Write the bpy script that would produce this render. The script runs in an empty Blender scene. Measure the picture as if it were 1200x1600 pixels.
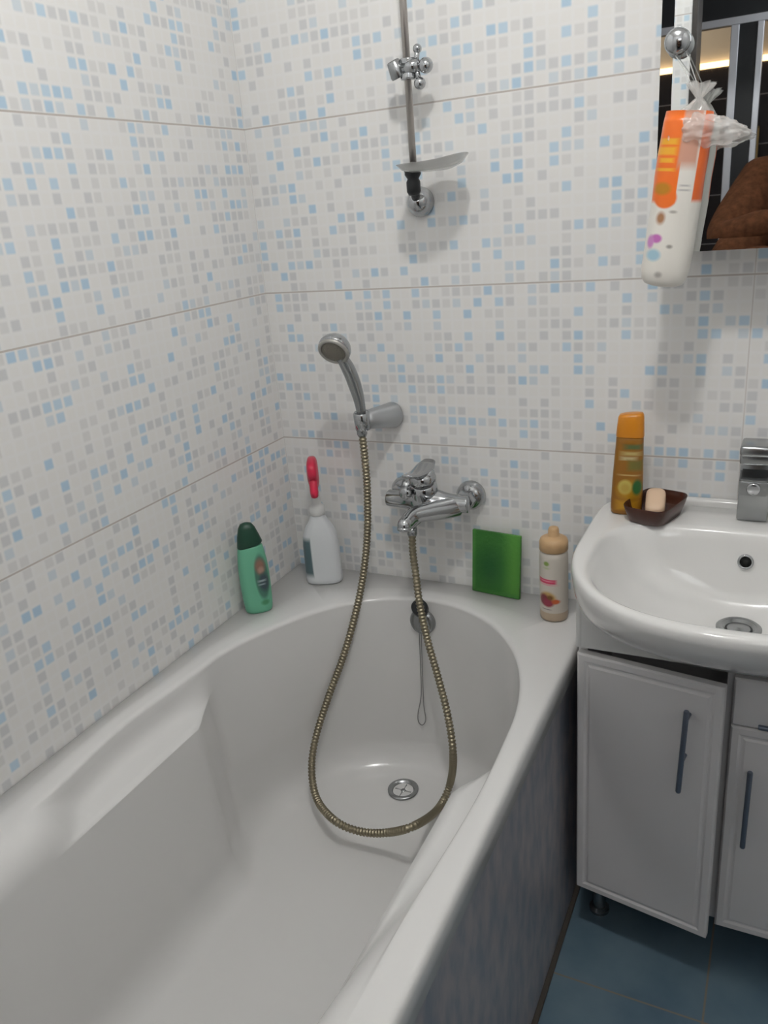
import bpy, bmesh, math, random
from mathutils import Vector, Matrix, noise
from mathutils.bvhtree import BVHTree
random.seed(7)
S = bpy.context.scene
C = S.collection
PI = math.pi

# ------------------------------------------------------------------ camera
cy, sy = math.cos(-0.4794037), math.sin(-0.4794037)
cp, sp = math.cos(-0.3579441), math.sin(-0.3579441)
cr, sr = math.cos(-0.0862695), math.sin(-0.0862695)
fwd = Vector((sy * cp, cy * cp, sp))
rt0 = Vector((cy, -sy, 0))
up0 = rt0.cross(fwd)
rt = rt0 * cr + up0 * sr
up = -rt0 * sr + up0 * cr
CAM = Vector((0.9974830, -1.4643414, 1.3850487))
FPX = 1256.595
cd = bpy.data.cameras.new('camera')
cam = bpy.data.objects.new('camera', cd)
C.objects.link(cam)
m = Matrix((rt, up, -fwd)).transposed().to_4x4()
m.translation = CAM
cam.matrix_world = m
cd.sensor_fit = 'HORIZONTAL'
cd.sensor_width = 36.0
cd.lens = FPX / 1200.0 * 36.0
cd.clip_start = 0.005
S.camera = cam

# ------------------------------------------------------------------ world, lights, exposure
w = bpy.data.worlds.new('world')
S.world = w
w.use_nodes = True
w.node_tree.nodes['Background'].inputs[0].default_value = (0.8, 0.85, 0.9, 1)
w.node_tree.nodes['Background'].inputs[1].default_value = 0.02
LAMP = Vector((0.80, -0.92, 2.33))
S.view_settings.view_transform = 'Standard'
S.view_settings.look = 'None'
S.view_settings.gamma = 1.0
S.view_settings.use_curve_mapping = False
S.view_settings.exposure = 0.10
LAMP_W = 20.0
LAMP_R = 0.045
LAMP_C = (1.0, 0.985, 0.96, 1)
hd = bpy.data.lights.new('hall_fill', 'POINT')  # unseen warm light added to brighten the upper hall wall
hd.energy = 4.0
hd.color = (1.0, 0.85, 0.65)
hd.shadow_soft_size = 0.08
ho = bpy.data.objects.new('hall_fill', hd)
ho.location = (0.35, -3.0, 2.2)
C.objects.link(ho)


# unseen cool-white fill added in the hall to brighten cabinet front and tub panel
dd = bpy.data.lights.new('doorway_fill', 'POINT')
dd.energy = 10.0
dd.color = (0.95, 0.97, 1.0)
dd.shadow_soft_size = 0.30
do = bpy.data.objects.new('doorway_fill', dd)
do.location = (1.36, -2.25, 2.05)
C.objects.link(do)


# ------------------------------------------------------------------ materials
def srgb(r, g, b):
    f = lambda c: (c / 255 / 12.92) if c / 255 <= 0.04045 else ((c / 255 + 0.055) / 1.055) ** 2.4
    return (f(r), f(g), f(b), 1)


def mat(name, col, rough=0.5, metal=0.0, spec=0.5, trans=0.0, alpha=1.0, emit=None, es=0, coat=0.0, ior=1.45, bump=None):
    ma = bpy.data.materials.new(name)
    ma.use_nodes = True
    b = ma.node_tree.nodes['Principled BSDF']
    b.inputs['Base Color'].default_value = col
    b.inputs['Roughness'].default_value = rough
    b.inputs['Metallic'].default_value = metal
    b.inputs['Specular IOR Level'].default_value = spec
    b.inputs['Transmission Weight'].default_value = trans
    b.inputs['Alpha'].default_value = alpha
    b.inputs['IOR'].default_value = ior
    b.inputs['Coat Weight'].default_value = coat
    if emit:
        b.inputs['Emission Color'].default_value = emit
        b.inputs['Emission Strength'].default_value = es
    nt = ma.node_tree
    # a faint procedural unevenness on every material
    n = nt.nodes.new('ShaderNodeTexNoise')
    n.inputs['Scale'].default_value = bump[0] if bump else 60
    tc = nt.nodes.new('ShaderNodeTexCoord')
    nt.links.new(tc.outputs['Object'], n.inputs['Vector'])
    bp = nt.nodes.new('ShaderNodeBump')
    bp.inputs['Strength'].default_value = bump[1] if bump else 0.02
    bp.inputs['Distance'].default_value = 0.002
    nt.links.new(n.outputs['Fac'], bp.inputs['Height'])
    nt.links.new(bp.outputs['Normal'], b.inputs['Normal'])
    return ma


def N(nt, typ, **kw):
    n = nt.nodes.new(typ)
    for k, v in kw.items():
        if k.startswith('i_'):
            n.inputs[int(k[2:])].default_value = v
        else:
            setattr(n, k, v)
    return n


def math_n(nt, op, a, b=None):
    n = nt.nodes.new('ShaderNodeMath')
    n.operation = op
    for i, v in enumerate((a, b)):
        if v is None:
            continue
        if isinstance(v, (int, float)):
            n.inputs[i].default_value = v
        else:
            nt.links.new(v, n.inputs[i])
    return n.outputs[0]


def mixc(nt, fac, a, b):
    n = nt.nodes.new('ShaderNodeMix')
    n.data_type = 'RGBA'
    if isinstance(fac, (int, float)):
        n.inputs[0].default_value = fac
    else:
        nt.links.new(fac, n.inputs[0])
    for i, v in ((6, a), (7, b)):
        if isinstance(v, tuple):
            n.inputs[i].default_value = v
        else:
            nt.links.new(v, n.inputs[i])
    return n.outputs[2]


def spots(ma, shapes, u='X', v='Z', base2=None):
    """prints flat marks on a pack: (kind, cu, cv, ru, rv, colour, softness) in the part's own metres"""
    nt = ma.node_tree
    b = nt.nodes['Principled BSDF']
    tc = nt.nodes.new('ShaderNodeTexCoord')
    sx = nt.nodes.new('ShaderNodeSeparateXYZ')
    nt.links.new(tc.outputs['Object'], sx.inputs[0])
    U, V = sx.outputs[u], sx.outputs[v]
    col = tuple(b.inputs['Base Color'].default_value)
    for kind, cu, cv, ru, rv, c, soft in shapes:
        du = math_n(nt, 'DIVIDE', math_n(nt, 'SUBTRACT', U, cu), ru)
        dv = math_n(nt, 'DIVIDE', math_n(nt, 'SUBTRACT', V, cv), rv)
        if kind == 'e':
            d = math_n(nt, 'SQRT', math_n(nt, 'ADD', math_n(nt, 'MULTIPLY', du, du), math_n(nt, 'MULTIPLY', dv, dv)))
        else:
            d = math_n(nt, 'MAXIMUM', math_n(nt, 'ABSOLUTE', du), math_n(nt, 'ABSOLUTE', dv))
        fac = nt.nodes.new('ShaderNodeMapRange')
        fac.inputs[1].default_value = 1 - soft
        fac.inputs[2].default_value = 1 + soft
        fac.inputs[3].default_value = 1
        fac.inputs[4].default_value = 0
        nt.links.new(d, fac.inputs[0])
        f = fac.outputs[0]
        if kind in ('e', 'r'):
            front = nt.nodes.new('ShaderNodeMath')
            front.operation = 'LESS_THAN'
            nt.links.new(sx.outputs['Y'], front.inputs[0])
            front.inputs[1].default_value = 0.004
            f = math_n(nt, 'MULTIPLY', f, front.outputs[0])
        col = mixc(nt, f, col, c)
    nt.links.new(col, b.inputs['Base Color'])
    return ma


CELL = 0.31410 / 15.0


def tile_mat(name, axis, dark=False):
    """white ceramic tile printed with small squares, some pale grey, some pale blue"""
    ma = bpy.data.materials.new(name)
    ma.use_nodes = True
    nt = ma.node_tree
    b = nt.nodes['Principled BSDF']
    geo = nt.nodes.new('ShaderNodeNewGeometry')
    sx = nt.nodes.new('ShaderNodeSeparateXYZ')
    nt.links.new(geo.outputs['Position'], sx.inputs[0])
    U = math_n(nt, 'DIVIDE', math_n(nt, 'ADD', sx.outputs[axis], 0.0002 + 5 * CELL * 30), CELL)
    V = math_n(nt, 'DIVIDE', math_n(nt, 'SUBTRACT', sx.outputs['Z'], 0.92701 - 0.3141 * 4), CELL)
    fu, fv = math_n(nt, 'FLOOR', U), math_n(nt, 'FLOOR', V)
    cx = nt.nodes.new('ShaderNodeCombineXYZ')
    nt.links.new(fu, cx.inputs[0])
    nt.links.new(fv, cx.inputs[1])
    cx.inputs[2].default_value = {'X': 3.5, 'Y': 8.5}[axis]
    wn = nt.nodes.new('ShaderNodeTexWhiteNoise')
    nt.links.new(cx.outputs[0], wn.inputs['Vector'])
    rp = nt.nodes.new('ShaderNodeValToRGB')
    rp.color_ramp.interpolation = 'CONSTANT'
    white = (0.795, 0.785, 0.765, 1)
    stops = [(0.0, white), (0.46, (0.705, 0.70, 0.69, 1)), (0.64, (0.635, 0.64, 0.645, 1)), (0.80, (0.63, 0.69, 0.73, 1)),
             (0.87, (0.52, 0.65, 0.75, 1)), (0.95, (0.455, 0.605, 0.73, 1))]
    e = rp.color_ramp.elements
    e[0].position, e[0].color = stops[0]
    e[1].position, e[1].color = stops[1]
    for p, c in stops[2:]:
        k = e.new(p)
        k.color = c
    nt.links.new(wn.outputs['Value'], rp.inputs[0])
    # soft printed edge of every square
    def edge(F, width):
        fr = math_n(nt, 'FRACT', F)
        d = math_n(nt, 'MINIMUM', fr, math_n(nt, 'SUBTRACT', 1.0, fr))
        mr = nt.nodes.new('ShaderNodeMapRange')
        mr.inputs[1].default_value = width * 0.35
        mr.inputs[2].default_value = width * 1.6
        nt.links.new(d, mr.inputs[0])
        return mr.outputs[0]
    inside = math_n(nt, 'MULTIPLY', edge(U, 0.13), edge(V, 0.13))
    col = mixc(nt, inside, (0.805, 0.80, 0.79, 1), rp.outputs[0])
    # thin grout joints between whole tiles, 15 squares high
    def joint(F, n, off, wd):
        q = math_n(nt, 'FRACT', math_n(nt, 'DIVIDE', math_n(nt, 'ADD', F, off), n))
        d = math_n(nt, 'MINIMUM', q, math_n(nt, 'SUBTRACT', 1.0, q))
        mr = nt.nodes.new('ShaderNodeMapRange')
        mr.inputs[1].default_value = wd / n * 0.6
        mr.inputs[2].default_value = wd / n * 1.3
        mr.inputs[3].default_value = 1
        mr.inputs[4].default_value = 0
        nt.links.new(d, mr.inputs[0])
        return mr.outputs[0]
    jh = joint(V, 15, 0, 0.07)
    jv = joint(U, {'X': 45, 'Y': 400}[axis], {'X': -15, 'Y': 100}[axis], 0.05)
    j = math_n(nt, 'MAXIMUM', jh, math_n(nt, 'MULTIPLY', jv, 0.55))
    col = mixc(nt, math_n(nt, 'MULTIPLY', j, 0.75), col, (0.43, 0.37, 0.33, 1))
    nt.links.new(col, b.inputs['Base Color'])
    b.inputs['Roughness'].default_value = 0.24
    b.inputs['Specular IOR Level'].default_value = 0.45
    bp = nt.nodes.new('ShaderNodeBump')
    bp.inputs['Strength'].default_value = 0.25
    bp.inputs['Distance'].default_value = 0.0006
    h = math_n(nt, 'SUBTRACT', math_n(nt, 'MULTIPLY', inside, 0.4), j)
    nt.links.new(h, bp.inputs['Height'])
    nt.links.new(bp.outputs['Normal'], b.inputs['Normal'])
    return ma


def floor_mat():
    ma = bpy.data.materials.new('floor_tile')
    ma.use_nodes = True
    nt = ma.node_tree
    b = nt.nodes['Principled BSDF']
    geo = nt.nodes.new('ShaderNodeNewGeometry')
    no = N(nt, 'ShaderNodeTexNoise')
    no.inputs['Scale'].default_value = 7
    no.inputs['Detail'].default_value = 5
    nt.links.new(geo.outputs['Position'], no.inputs['Vector'])
    rp = nt.nodes.new('ShaderNodeValToRGB')
    rp.color_ramp.elements[0].position = 0.3
    rp.color_ramp.elements[0].color = (0.085, 0.145, 0.20, 1)
    rp.color_ramp.elements[1].position = 0.72
    rp.color_ramp.elements[1].color = (0.16, 0.235, 0.285, 1)
    nt.links.new(no.outputs['Fac'], rp.inputs[0])
    br = N(nt, 'ShaderNodeTexBrick')
    br.offset = 0
    br.inputs['Scale'].default_value = 1
    br.inputs['Mortar Size'].default_value = 0.0022
    br.inputs['Brick Width'].default_value = 0.33
    br.inputs['Row Height'].default_value = 0.33
    br.inputs['Mortar Smooth'].default_value = 0.4
    mp = N(nt, 'ShaderNodeMapping')
    mp.inputs['Location'].default_value = (-0.965 + 0.33 * 4, 0.355 + 0.33 * 4, 0)
    nt.links.new(geo.outputs['Position'], mp.inputs[0])
    nt.links.new(mp.outputs[0], br.inputs['Vector'])
    c = mixc(nt, br.outputs['Fac'], rp.outputs[0], (0.22, 0.19, 0.16, 1))
    nt.links.new(c, b.inputs['Base Color'])
    b.inputs['Roughness'].default_value = 0.35
    return ma


def panel_mat():
    ma = bpy.data.materials.new('bath_panel_tile')
    ma.use_nodes = True
    nt = ma.node_tree
    b = nt.nodes['Principled BSDF']
    geo = nt.nodes.new('ShaderNodeNewGeometry')
    mp = N(nt, 'ShaderNodeMapping')
    mp.inputs['Scale'].default_value = (1, 1.6, 0.7)
    nt.links.new(geo.outputs['Position'], mp.inputs[0])
    no = N(nt, 'ShaderNodeTexNoise')
    no.inputs['Scale'].default_value = 22
    no.inputs['Detail'].default_value = 4
    nt.links.new(mp.outputs[0], no.inputs['Vector'])
    rp = nt.nodes.new('ShaderNodeValToRGB')
    rp.color_ramp.elements[0].position = 0.35
    rp.color_ramp.elements[0].color = (0.26, 0.285, 0.34, 1)
    rp.color_ramp.elements[1].position = 0.65
    rp.color_ramp.elements[1].color = (0.43, 0.40, 0.41, 1)
    nt.links.new(no.outputs['Fac'], rp.inputs[0])
    nt.links.new(rp.outputs[0], b.inputs['Base Color'])
    b.inputs['Roughness'].default_value = 0.4
    return ma


def dark_tile_mat():
    ma = bpy.data.materials.new('dark_hall_tile')
    ma.use_nodes = True
    nt = ma.node_tree
    b = nt.nodes['Principled BSDF']
    geo = nt.nodes.new('ShaderNodeNewGeometry')
    sx = nt.nodes.new('ShaderNodeSeparateXYZ')
    nt.links.new(geo.outputs['Position'], sx.inputs[0])
    cx = nt.nodes.new('ShaderNodeCombineXYZ')
    nt.links.new(sx.outputs['X'], cx.inputs[0])
    nt.links.new(sx.outputs['Z'], cx.inputs[1])
    br = N(nt, 'ShaderNodeTexBrick')
    br.offset = 0
    br.inputs['Scale'].default_value = 1
    br.inputs['Color1'].default_value = (0.016, 0.015, 0.022, 1)
    br.inputs['Color2'].default_value = (0.022, 0.018, 0.02, 1)
    br.inputs['Mortar'].default_value = (0.20, 0.19, 0.2, 1)
    br.inputs['Mortar Size'].default_value = 0.003
    br.inputs['Brick Width'].default_value = 0.35
    br.inputs['Row Height'].default_value = 0.22
    nt.links.new(cx.outputs[0], br.inputs['Vector'])
    nt.links.new(br.outputs['Color'], b.inputs['Base Color'])
    b.inputs['Roughness'].default_value = 0.25
    return ma


def hose_mat():
    return mat('hose_metal', (0.30, 0.265, 0.19, 1), 0.42, 1.0)


M = {}
M['tile_back'] = tile_mat('mosaic_tile_back', 'X')
M['tile_side'] = tile_mat('mosaic_tile_side', 'Y')
M['floor'] = floor_mat()
M['panel'] = panel_mat()
M['hall_tile'] = dark_tile_mat()
M['plaster'] = mat('white_plaster', (0.87, 0.865, 0.85, 1), 0.8)
M['warm_plaster'] = mat('cream_plaster', (0.66, 0.60, 0.53, 1), 0.8)
M['acrylic'] = mat('white_acrylic', (0.72, 0.715, 0.705, 1), 0.17, spec=0.45, coat=0.15, bump=(9, 0.015))
M['ceramic'] = mat('white_ceramic', (0.73, 0.725, 0.71, 1), 0.10, spec=0.5, coat=0.3, bump=(9, 0.01))
M['chrome'] = mat('worn_chrome', (0.47, 0.48, 0.49, 1), 0.13, 1.0)
M['chrome_dull'] = mat('dull_chrome', (0.36, 0.37, 0.375, 1), 0.26, 1.0)
M['rod'] = mat('steel_tube', (0.43, 0.40, 0.375, 1), 0.28, 1.0)
M['hose'] = hose_mat()
M['black'] = mat('black_rubber', (0.018, 0.02, 0.023, 1), 0.4)
M['dark_in'] = mat('dark_hole', (0.01, 0.01, 0.01, 1), 0.8)
M['cab'] = mat('white_cabinet_paint', (0.80, 0.775, 0.77, 1), 0.38, spec=0.4)
M['cab_in'] = mat('cabinet_inside_board', (0.09, 0.085, 0.08, 1), 0.7)
M['handle'] = mat('blue_grey_handle_metal', (0.22, 0.25, 0.31, 1), 0.38, 0.85)
M['mirror'] = mat('mirror_silver', (0.80, 0.82, 0.82, 1), 0.012, 1.0, bump=(5, 0.0))
M['clear'] = mat('clear_plastic', (0.62, 0.62, 0.60, 1), 0.2, alpha=0.55)
M['film'] = mat('clear_film', (0.86, 0.85, 0.82, 1), 0.16, alpha=0.36, spec=0.8)
M['chainwire'] = mat('grey_wire', (0.28, 0.28, 0.28, 1), 0.4, 0.5)
M['foot_strip'] = mat('dark_strip', (0.07, 0.06, 0.05, 1), 0.7)
M['satin'] = mat('satin_chrome', (0.52, 0.53, 0.54, 1), 0.34, 1.0)


# ------------------------------------------------------------------ mesh helpers
def link(name, bm, ma, parent=None, smooth=True, angle=None):
    me = bpy.data.meshes.new(name)
    bm.normal_update()
    bm.to_mesh(me)
    bm.free()
    for k in (ma if isinstance(ma, (list, tuple)) else [ma]):
        me.materials.append(k)
    if smooth:
        me.polygons.foreach_set('use_smooth', [True] * len(me.polygons))
        if angle is not None:
            me.set_sharp_from_angle(angle=math.radians(angle))
    o = bpy.data.objects.new(name, me)
    C.objects.link(o)
    if parent:
        o.parent = parent
    return o


def tag(o, label=None, cat=None, group=None, kind=None):
    for k, v in (('label', label), ('category', cat), ('group', group), ('kind', kind)):
        if v:
            o[k] = v
    return o


def thing(name, label, cat, loc=(0, 0, 0), rot=(0, 0, 0), group=None):
    o = bpy.data.objects.new(name, None)
    o.empty_display_size = 0.05
    o.location = loc
    o.rotation_euler = rot
    C.objects.link(o)
    return tag(o, label, cat, group)


def struct(name, bm, ma, **k):
    o = link(name, bm, ma, **k)
    o['kind'] = 'structure'
    return o


def box(bm, x0, x1, y0, y1, z0, z1, bev=0.0, seg=2, M4=None):
    b = bmesh.new()
    bmesh.ops.create_cube(b, size=1)
    for v in b.verts:
        v.co = Vector(((x0 + x1) / 2 + v.co.x * (x1 - x0), (y0 + y1) / 2 + v.co.y * (y1 - y0), (z0 + z1) / 2 + v.co.z * (z1 - z0)))
    if bev:
        bmesh.ops.bevel(b, geom=list(b.edges), offset=bev, segments=seg, profile=0.5, affect='EDGES')
    if M4:
        b.transform(M4)
    merge(bm, b)
    return bm


def merge(bm, b):
    me = bpy.data.meshes.new('tmp')
    b.to_mesh(me)
    b.free()
    bm.from_mesh(me)
    bpy.data.meshes.remove(me)


def B(*a, **k):
    return box(bmesh.new(), *a, **k)


def loft(bm, rings, cap0=True, cap1=True, mats=None):
    vs = [[bm.verts.new(p) for p in r] for r in rings]
    n = len(vs[0])
    for j in range(len(vs) - 1):
        for i in range(n):
            f = bm.faces.new((vs[j][i], vs[j][(i + 1) % n], vs[j + 1][(i + 1) % n], vs[j + 1][i]))
            if mats:
                f.material_index = mats[j]
    if cap0:
        bm.faces.new(list(reversed(vs[0])))
    if cap1:
        f = bm.faces.new(vs[-1])
        if mats:
            f.material_index = mats[-1]
    return bm


def frame_of(d):
    d = d.normalized()
    a = Vector((0, 0, 1)) if abs(d.z) < 0.9 else Vector((1, 0, 0))
    x = a.cross(d).normalized()
    return x, d.cross(x)


def lathe(bm, prof, o=(0, 0, 0), d=(0, 0, 1), n=32, cap0=True, cap1=True):
    """prof: (radius, height along d)"""
    o, d = Vector(o), Vector(d).normalized()
    x, y = frame_of(d)
    rings = []
    for r, h in prof:
        r = max(r, 1e-5)
        rings.append([o + d * h + (x * math.cos(2 * PI * i / n) + y * math.sin(2 * PI * i / n)) * r for i in range(n)])
    return loft(bm, rings, cap0, cap1)


def cat(pts, n):
    """smooth curve through points, n steps per span"""
    P = [Vector(p) for p in pts]
    P = [P[0] * 2 - P[1]] + P + [P[-1] * 2 - P[-2]]
    out = []
    for i in range(1, len(P) - 2):
        a, b, c, d = P[i - 1:i + 3]
        for k in range(n):
            t = k / n
            out.append(0.5 * ((2 * b) + (c - a) * t + (2 * a - 5 * b + 4 * c - d) * t * t + (3 * b - a - 3 * c + d) * t ** 3))
    out.append(P[-2])
    return out


def tube(bm, path, rad, n=14, caps=True, flat=None):
    P = [Vector(p) for p in path]
    R = rad if isinstance(rad, (list, tuple)) else [rad] * len(P)
    t0 = (P[1] - P[0]).normalized()
    x, y = frame_of(t0)
    rings = []
    for i, p in enumerate(P):
        t = (P[min(i + 1, len(P) - 1)] - P[max(i - 1, 0)]).normalized()
        x = (x - t * x.dot(t)).normalized()
        y = t.cross(x)
        a, b = (1, 1) if not flat else flat
        rings.append([p + (x * math.cos(2 * PI * k / n) * a + y * math.sin(2 * PI * k / n) * b) * R[i] for k in range(n)])
    return loft(bm, rings, caps, caps)


def resample(path, step):
    P = [Vector(p) for p in path]
    out = [P[0]]
    acc = 0.0
    for a, b in zip(P, P[1:]):
        L = (b - a).length
        d = step - acc
        while d <= L:
            out.append(a.lerp(b, d / L))
            d += step
        acc = (acc + L) % step if L else acc
    return out


def sup(a, b, e, cx=0, cyy=0, z=0, n=48):
    out = []
    for i in range(n):
        t = 2 * PI * i / n
        c, s = math.cos(t), math.sin(t)
        out.append(Vector((cx + a * math.copysign(abs(c) ** (2 / e), c), cyy + b * math.copysign(abs(s) ** (2 / e), s), z)))
    return out


def sm(a, b, x):
    t = min(1, max(0, (x - a) / (b - a)))
    return t * t * (3 - 2 * t)


def px(u, v, ax, val):
    """where the view through (u, v) crosses a world plane; used to measure where things stand"""
    d = fwd + rt * ((u - 600) / FPX) - up * ((v - 800) / FPX)
    k = 'xyz'.index(ax)
    return CAM + d * ((val - CAM[k]) / d[k])


# ------------------------------------------------------------------ the room
CZ = 2.40
XR = 1.62
YF = -1.72
struct('wall_back', B(-0.06, XR + 0.06, 0.0, 0.06, -0.05, CZ), M['tile_back'], smooth=False)
struct('wall_left', B(-0.06, 0.0, YF - 0.06, 0.0, -0.05, CZ), M['tile_side'], smooth=False)
struct('wall_right', B(XR, XR + 0.06, YF - 0.06, 0.0, -0.05, CZ), M['tile_side'], smooth=False)
bm = B(0.0, 0.655, YF - 0.10, YF, 0, CZ)
box(bm, 1.45, XR, YF - 0.10, YF, 0, CZ)
box(bm, 0.655, 1.45, YF - 0.10, YF, 2.05, CZ)
struct('wall_front', bm, M['tile_back'], smooth=False)
bm = B(0.655, 0.672, YF - 0.11, YF + 0.01, 0, 2.05, 0.002)
box(bm, 1.433, 1.45, YF - 0.11, YF + 0.01, 0, 2.05, 0.002)
box(bm, 0.672, 1.433, YF - 0.11, YF + 0.01, 2.033, 2.05, 0.002)
struct('trim_1', bm, mat('dark_door_frame', (0.03, 0.025, 0.022, 1), 0.4), smooth=False)
struct('floor', B(-0.06, XR + 0.06, YF - 0.10, 0.06, -0.06, 0.0), M['floor'], smooth=False)
struct('ceiling', B(-0.06, XR + 0.06, YF - 0.10, 0.06, CZ, CZ + 0.06), M['plaster'], smooth=False)

# the hall beyond the doorway, seen only in the mirror
HY = -3.45
struct('floor_hall', B(-1.0, 2.4, HY, YF - 0.10, -0.06, 0.0), mat('hall_floor_wood', (0.12, 0.08, 0.05, 1), 0.4), smooth=False)
struct('ceiling_hall', B(-1.0, 2.4, HY, YF - 0.10, CZ, CZ + 0.06), M['warm_plaster'], smooth=False)
bm = B(-1.0, 2.4, HY - 0.06, HY, 0, 1.90)
struct('wall_hall_far', bm, M['hall_tile'], smooth=False)
struct('wall_hall_upper', B(-1.0, 2.4, HY - 0.06, HY, 1.90, CZ), M['warm_plaster'], smooth=False)
struct('wall_hall_left', B(-1.06, -1.0, HY - 0.06, YF - 0.10, 0, CZ), mat('hall_wall_dark', (0.05, 0.04, 0.04, 1), 0.6), smooth=False)
struct('wall_hall_right', B(2.4, 2.46, HY - 0.06, YF - 0.10, 0, CZ), mat('hall_wall_dark', (0.05, 0.04, 0.04, 1), 0.6), smooth=False)

# ------------------------------------------------------------------ bathtub
ZT = 0.616
XC = 0.37


TUB = []


def over_tub(u, v, y, gap=0.010):
    """the point on plane y, brought forward where the bathtub lies in front of that plane"""
    P = px(u, v, 'y', y)
    d = (P - CAM)
    h = TUB[0].ray_cast(CAM, d.normalized())
    if h[0] is not None:
        k = (h[0] - CAM).length - gap / max(0.25, abs(h[1].dot(d.normalized())))
        if d.length > k:
            P = CAM + d.normalized() * k
    return P


def tub():
    root = thing('bathtub', 'white acrylic bathtub with moulded armrests along the left tiled wall', 'bathtub', (0.35, -0.85, 0))
    ox, oy = 0.35, -0.85
    NS = 130

    def table(y, T):
        """smooth lookup of (station, value) pairs going away from the tap end"""
        for (ya, va), (yb, vb) in zip(T, T[1:]):
            if y >= yb:
                return va + (vb - va) * sm(ya, yb, y)
        return T[-1][1]

    RIM = {1: ((0, 0.284), (-0.26, 0.287), (-0.43, 0.304), (-0.66, 0.319), (-0.88, 0.300), (-1.7, 0.29)),
           0: ((0, 0.284), (-0.30, 0.286), (-0.60, 0.296), (-0.88, 0.286), (-1.7, 0.28))}

    def hw(y, lev, left):
        """half width of the inside at station y: deck edge, or inner edge of the armrest"""
        rim = table(y, RIM[1 if left else 0])
        if lev == 'rim':
            return rim
        lo = 0.248 if left else 0.231
        t = min(1, max(0, (-0.455 - y) / (0.556 - 0.455)))
        return min(rim - 0.005, (rim - 0.005) * (1 - t) + lo * t)

    def ring(z, lev, ins, y0, y1, b0=0.36, b1=0.30):
        b0 = 0.36 - 0.10 * sm(0.55, 0.21, z if lev != 'mix' else 0.6)
        pts = []
        ys = []
        for i in range(NS + 1):
            t = i / NS
            ys.append(y0 + (y1 - y0) * (0.5 - 0.5 * math.cos(PI * t)))
        def cap(y):
            d0, d1 = (y0 - y), (y - y1)
            c = 1.0
            if d0 < b0:
                c *= math.sqrt(max(0, 1 - (1 - d0 / b0) ** 2))
            if d1 < b1:
                c *= math.sqrt(max(0, 1 - (1 - d1 / b1) ** 2))
            return c
        for left in (0, 1):
            for y in (reversed(ys[1:-1]) if left else ys):
                if lev == 'mix':                                 # armrest scoop, turning into a rolled edge towards the near end
                    far = sm(-0.79, -0.885, y) if left else sm(-0.60, -1.05, y)
                    A = ins
                    arm = min(1, max(0, (-0.455 - y) / (0.556 - 0.455)))
                    lin = A / (PI / 2)
                    h = ((1 - max(0, math.cos(A)) ** 0.5) * arm + lin * (1 - arm)) * (1 - far) + math.sin(A) * far
                    v = ((1 - math.sin(A) ** 0.5) * arm + (1 - lin) * (1 - arm)) * (1 - far) + math.cos(A) * far
                    r0, r1 = hw(y, 'rim', left) - 0.003, hw(y, 'in', left)
                    wdt = r0 + (r1 - r0) * h
                    zz = ZT - 0.060 + (0.054 + 0.0055 * far) * v + z
                else:
                    wdt, zz = max(0.0, hw(y, lev, left) - ins), z
                    if lev == 'rim':
                        zz = ZT - (ZT - z) * (1 - 0.9 * (sm(-0.79, -0.885, y) if left else sm(-0.60, -1.05, y)))
                pts.append(Vector((XC + (-1 if left else 1) * wdt * cap(y) - ox, y - oy, zz)))
        return pts

    n = 2 * NS
    rings = []
    inner = ring(ZT, 'rim', 0.0, -0.083, -1.62)

    def rect(x0, x1, y0, y1, z):
        c = Vector(((x0 + x1) / 2, (y0 + y1) / 2, 0))
        out = []
        for p in inner:
            P = Vector((p.x + ox, p.y + oy, 0))
            # sides keep their station, the caps fan out
            d = P - Vector((XC, min(max(P.y, -1.33), -0.40), 0))
            if d.length < 1e-6:
                d = Vector((0.01, 0, 0))
            base = Vector((XC, min(max(P.y, -1.33), -0.40), 0))
            k = 9
            if abs(d.x) > 1e-9:
                k = min(k, ((x1 if d.x > 0 else x0) - base.x) / d.x)
            if abs(d.y) > 1e-9:
                k = min(k, ((y1 if d.y > 0 else y0) - base.y) / d.y)
            Q = base + d * k
            out.append(Vector((Q.x, Q.y, z)))
        for cxx in (x0, x1):
            for cyy in (y0, y1):
                i = min(range(len(out)), key=lambda q: (out[q] - Vector((cxx, cyy, z))).length)
                out[i] = Vector((cxx, cyy, z))
        return [Vector((p.x - ox, p.y - oy, p.z)) for p in out]

    X0, X1, Y0, Y1 = 0.002, 0.700, -1.698, -0.002
    rings.append(rect(X0 + .004, X1 - 0.004, Y0, Y1, ZT - 0.052))
    rings.append(rect(X0, X1, Y0, Y1, ZT - 0.048))
    rings.append(rect(X0, X1, Y0, Y1, ZT - 0.012))
    rings.append(rect(X0, X1 - 0.0015, Y0, Y1, ZT - 0.005))
    rings.append(rect(X0, X1 - 0.005, Y0, Y1, ZT - 0.0012))
    rings.append(rect(X0, X1 - 0.010, Y0, Y1, ZT))
    rings.append(ring(ZT, 'rim', -0.016, -0.067, -1.636))
    rings.append(ring(ZT, 'rim', -0.008, -0.075, -1.628))
    rings.append(ring(ZT - 0.0006, 'rim', -0.003, -0.080, -1.624))
    rings.append(ring(ZT - 0.002, 'rim', 0.000, -0.083, -1.621))
    rings.append(ring(ZT - 0.0042, 'rim', 0.002, -0.085, -1.619))
    for k in range(0, 19):
        A = math.radians(90) * k / 18
        rings.append(ring(0.0, 'mix', A, -0.0862 - 0.003 * k / 18, -1.618 + 0.016 * k / 18))
    rings.append(ring(ZT - 0.0606, 'in', 0.00002, -0.08923, -1.600))
    rings.append(ring(ZT - 0.0625, 'in', 0.0001, -0.0893, -1.598))
    rings.append(ring(ZT - 0.067, 'in', 0.0003, -0.0895, -1.597))
    rings.append(ring(ZT - 0.075, 'in', 0.0006, -0.0898, -1.596))
    ZB = 0.205
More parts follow.
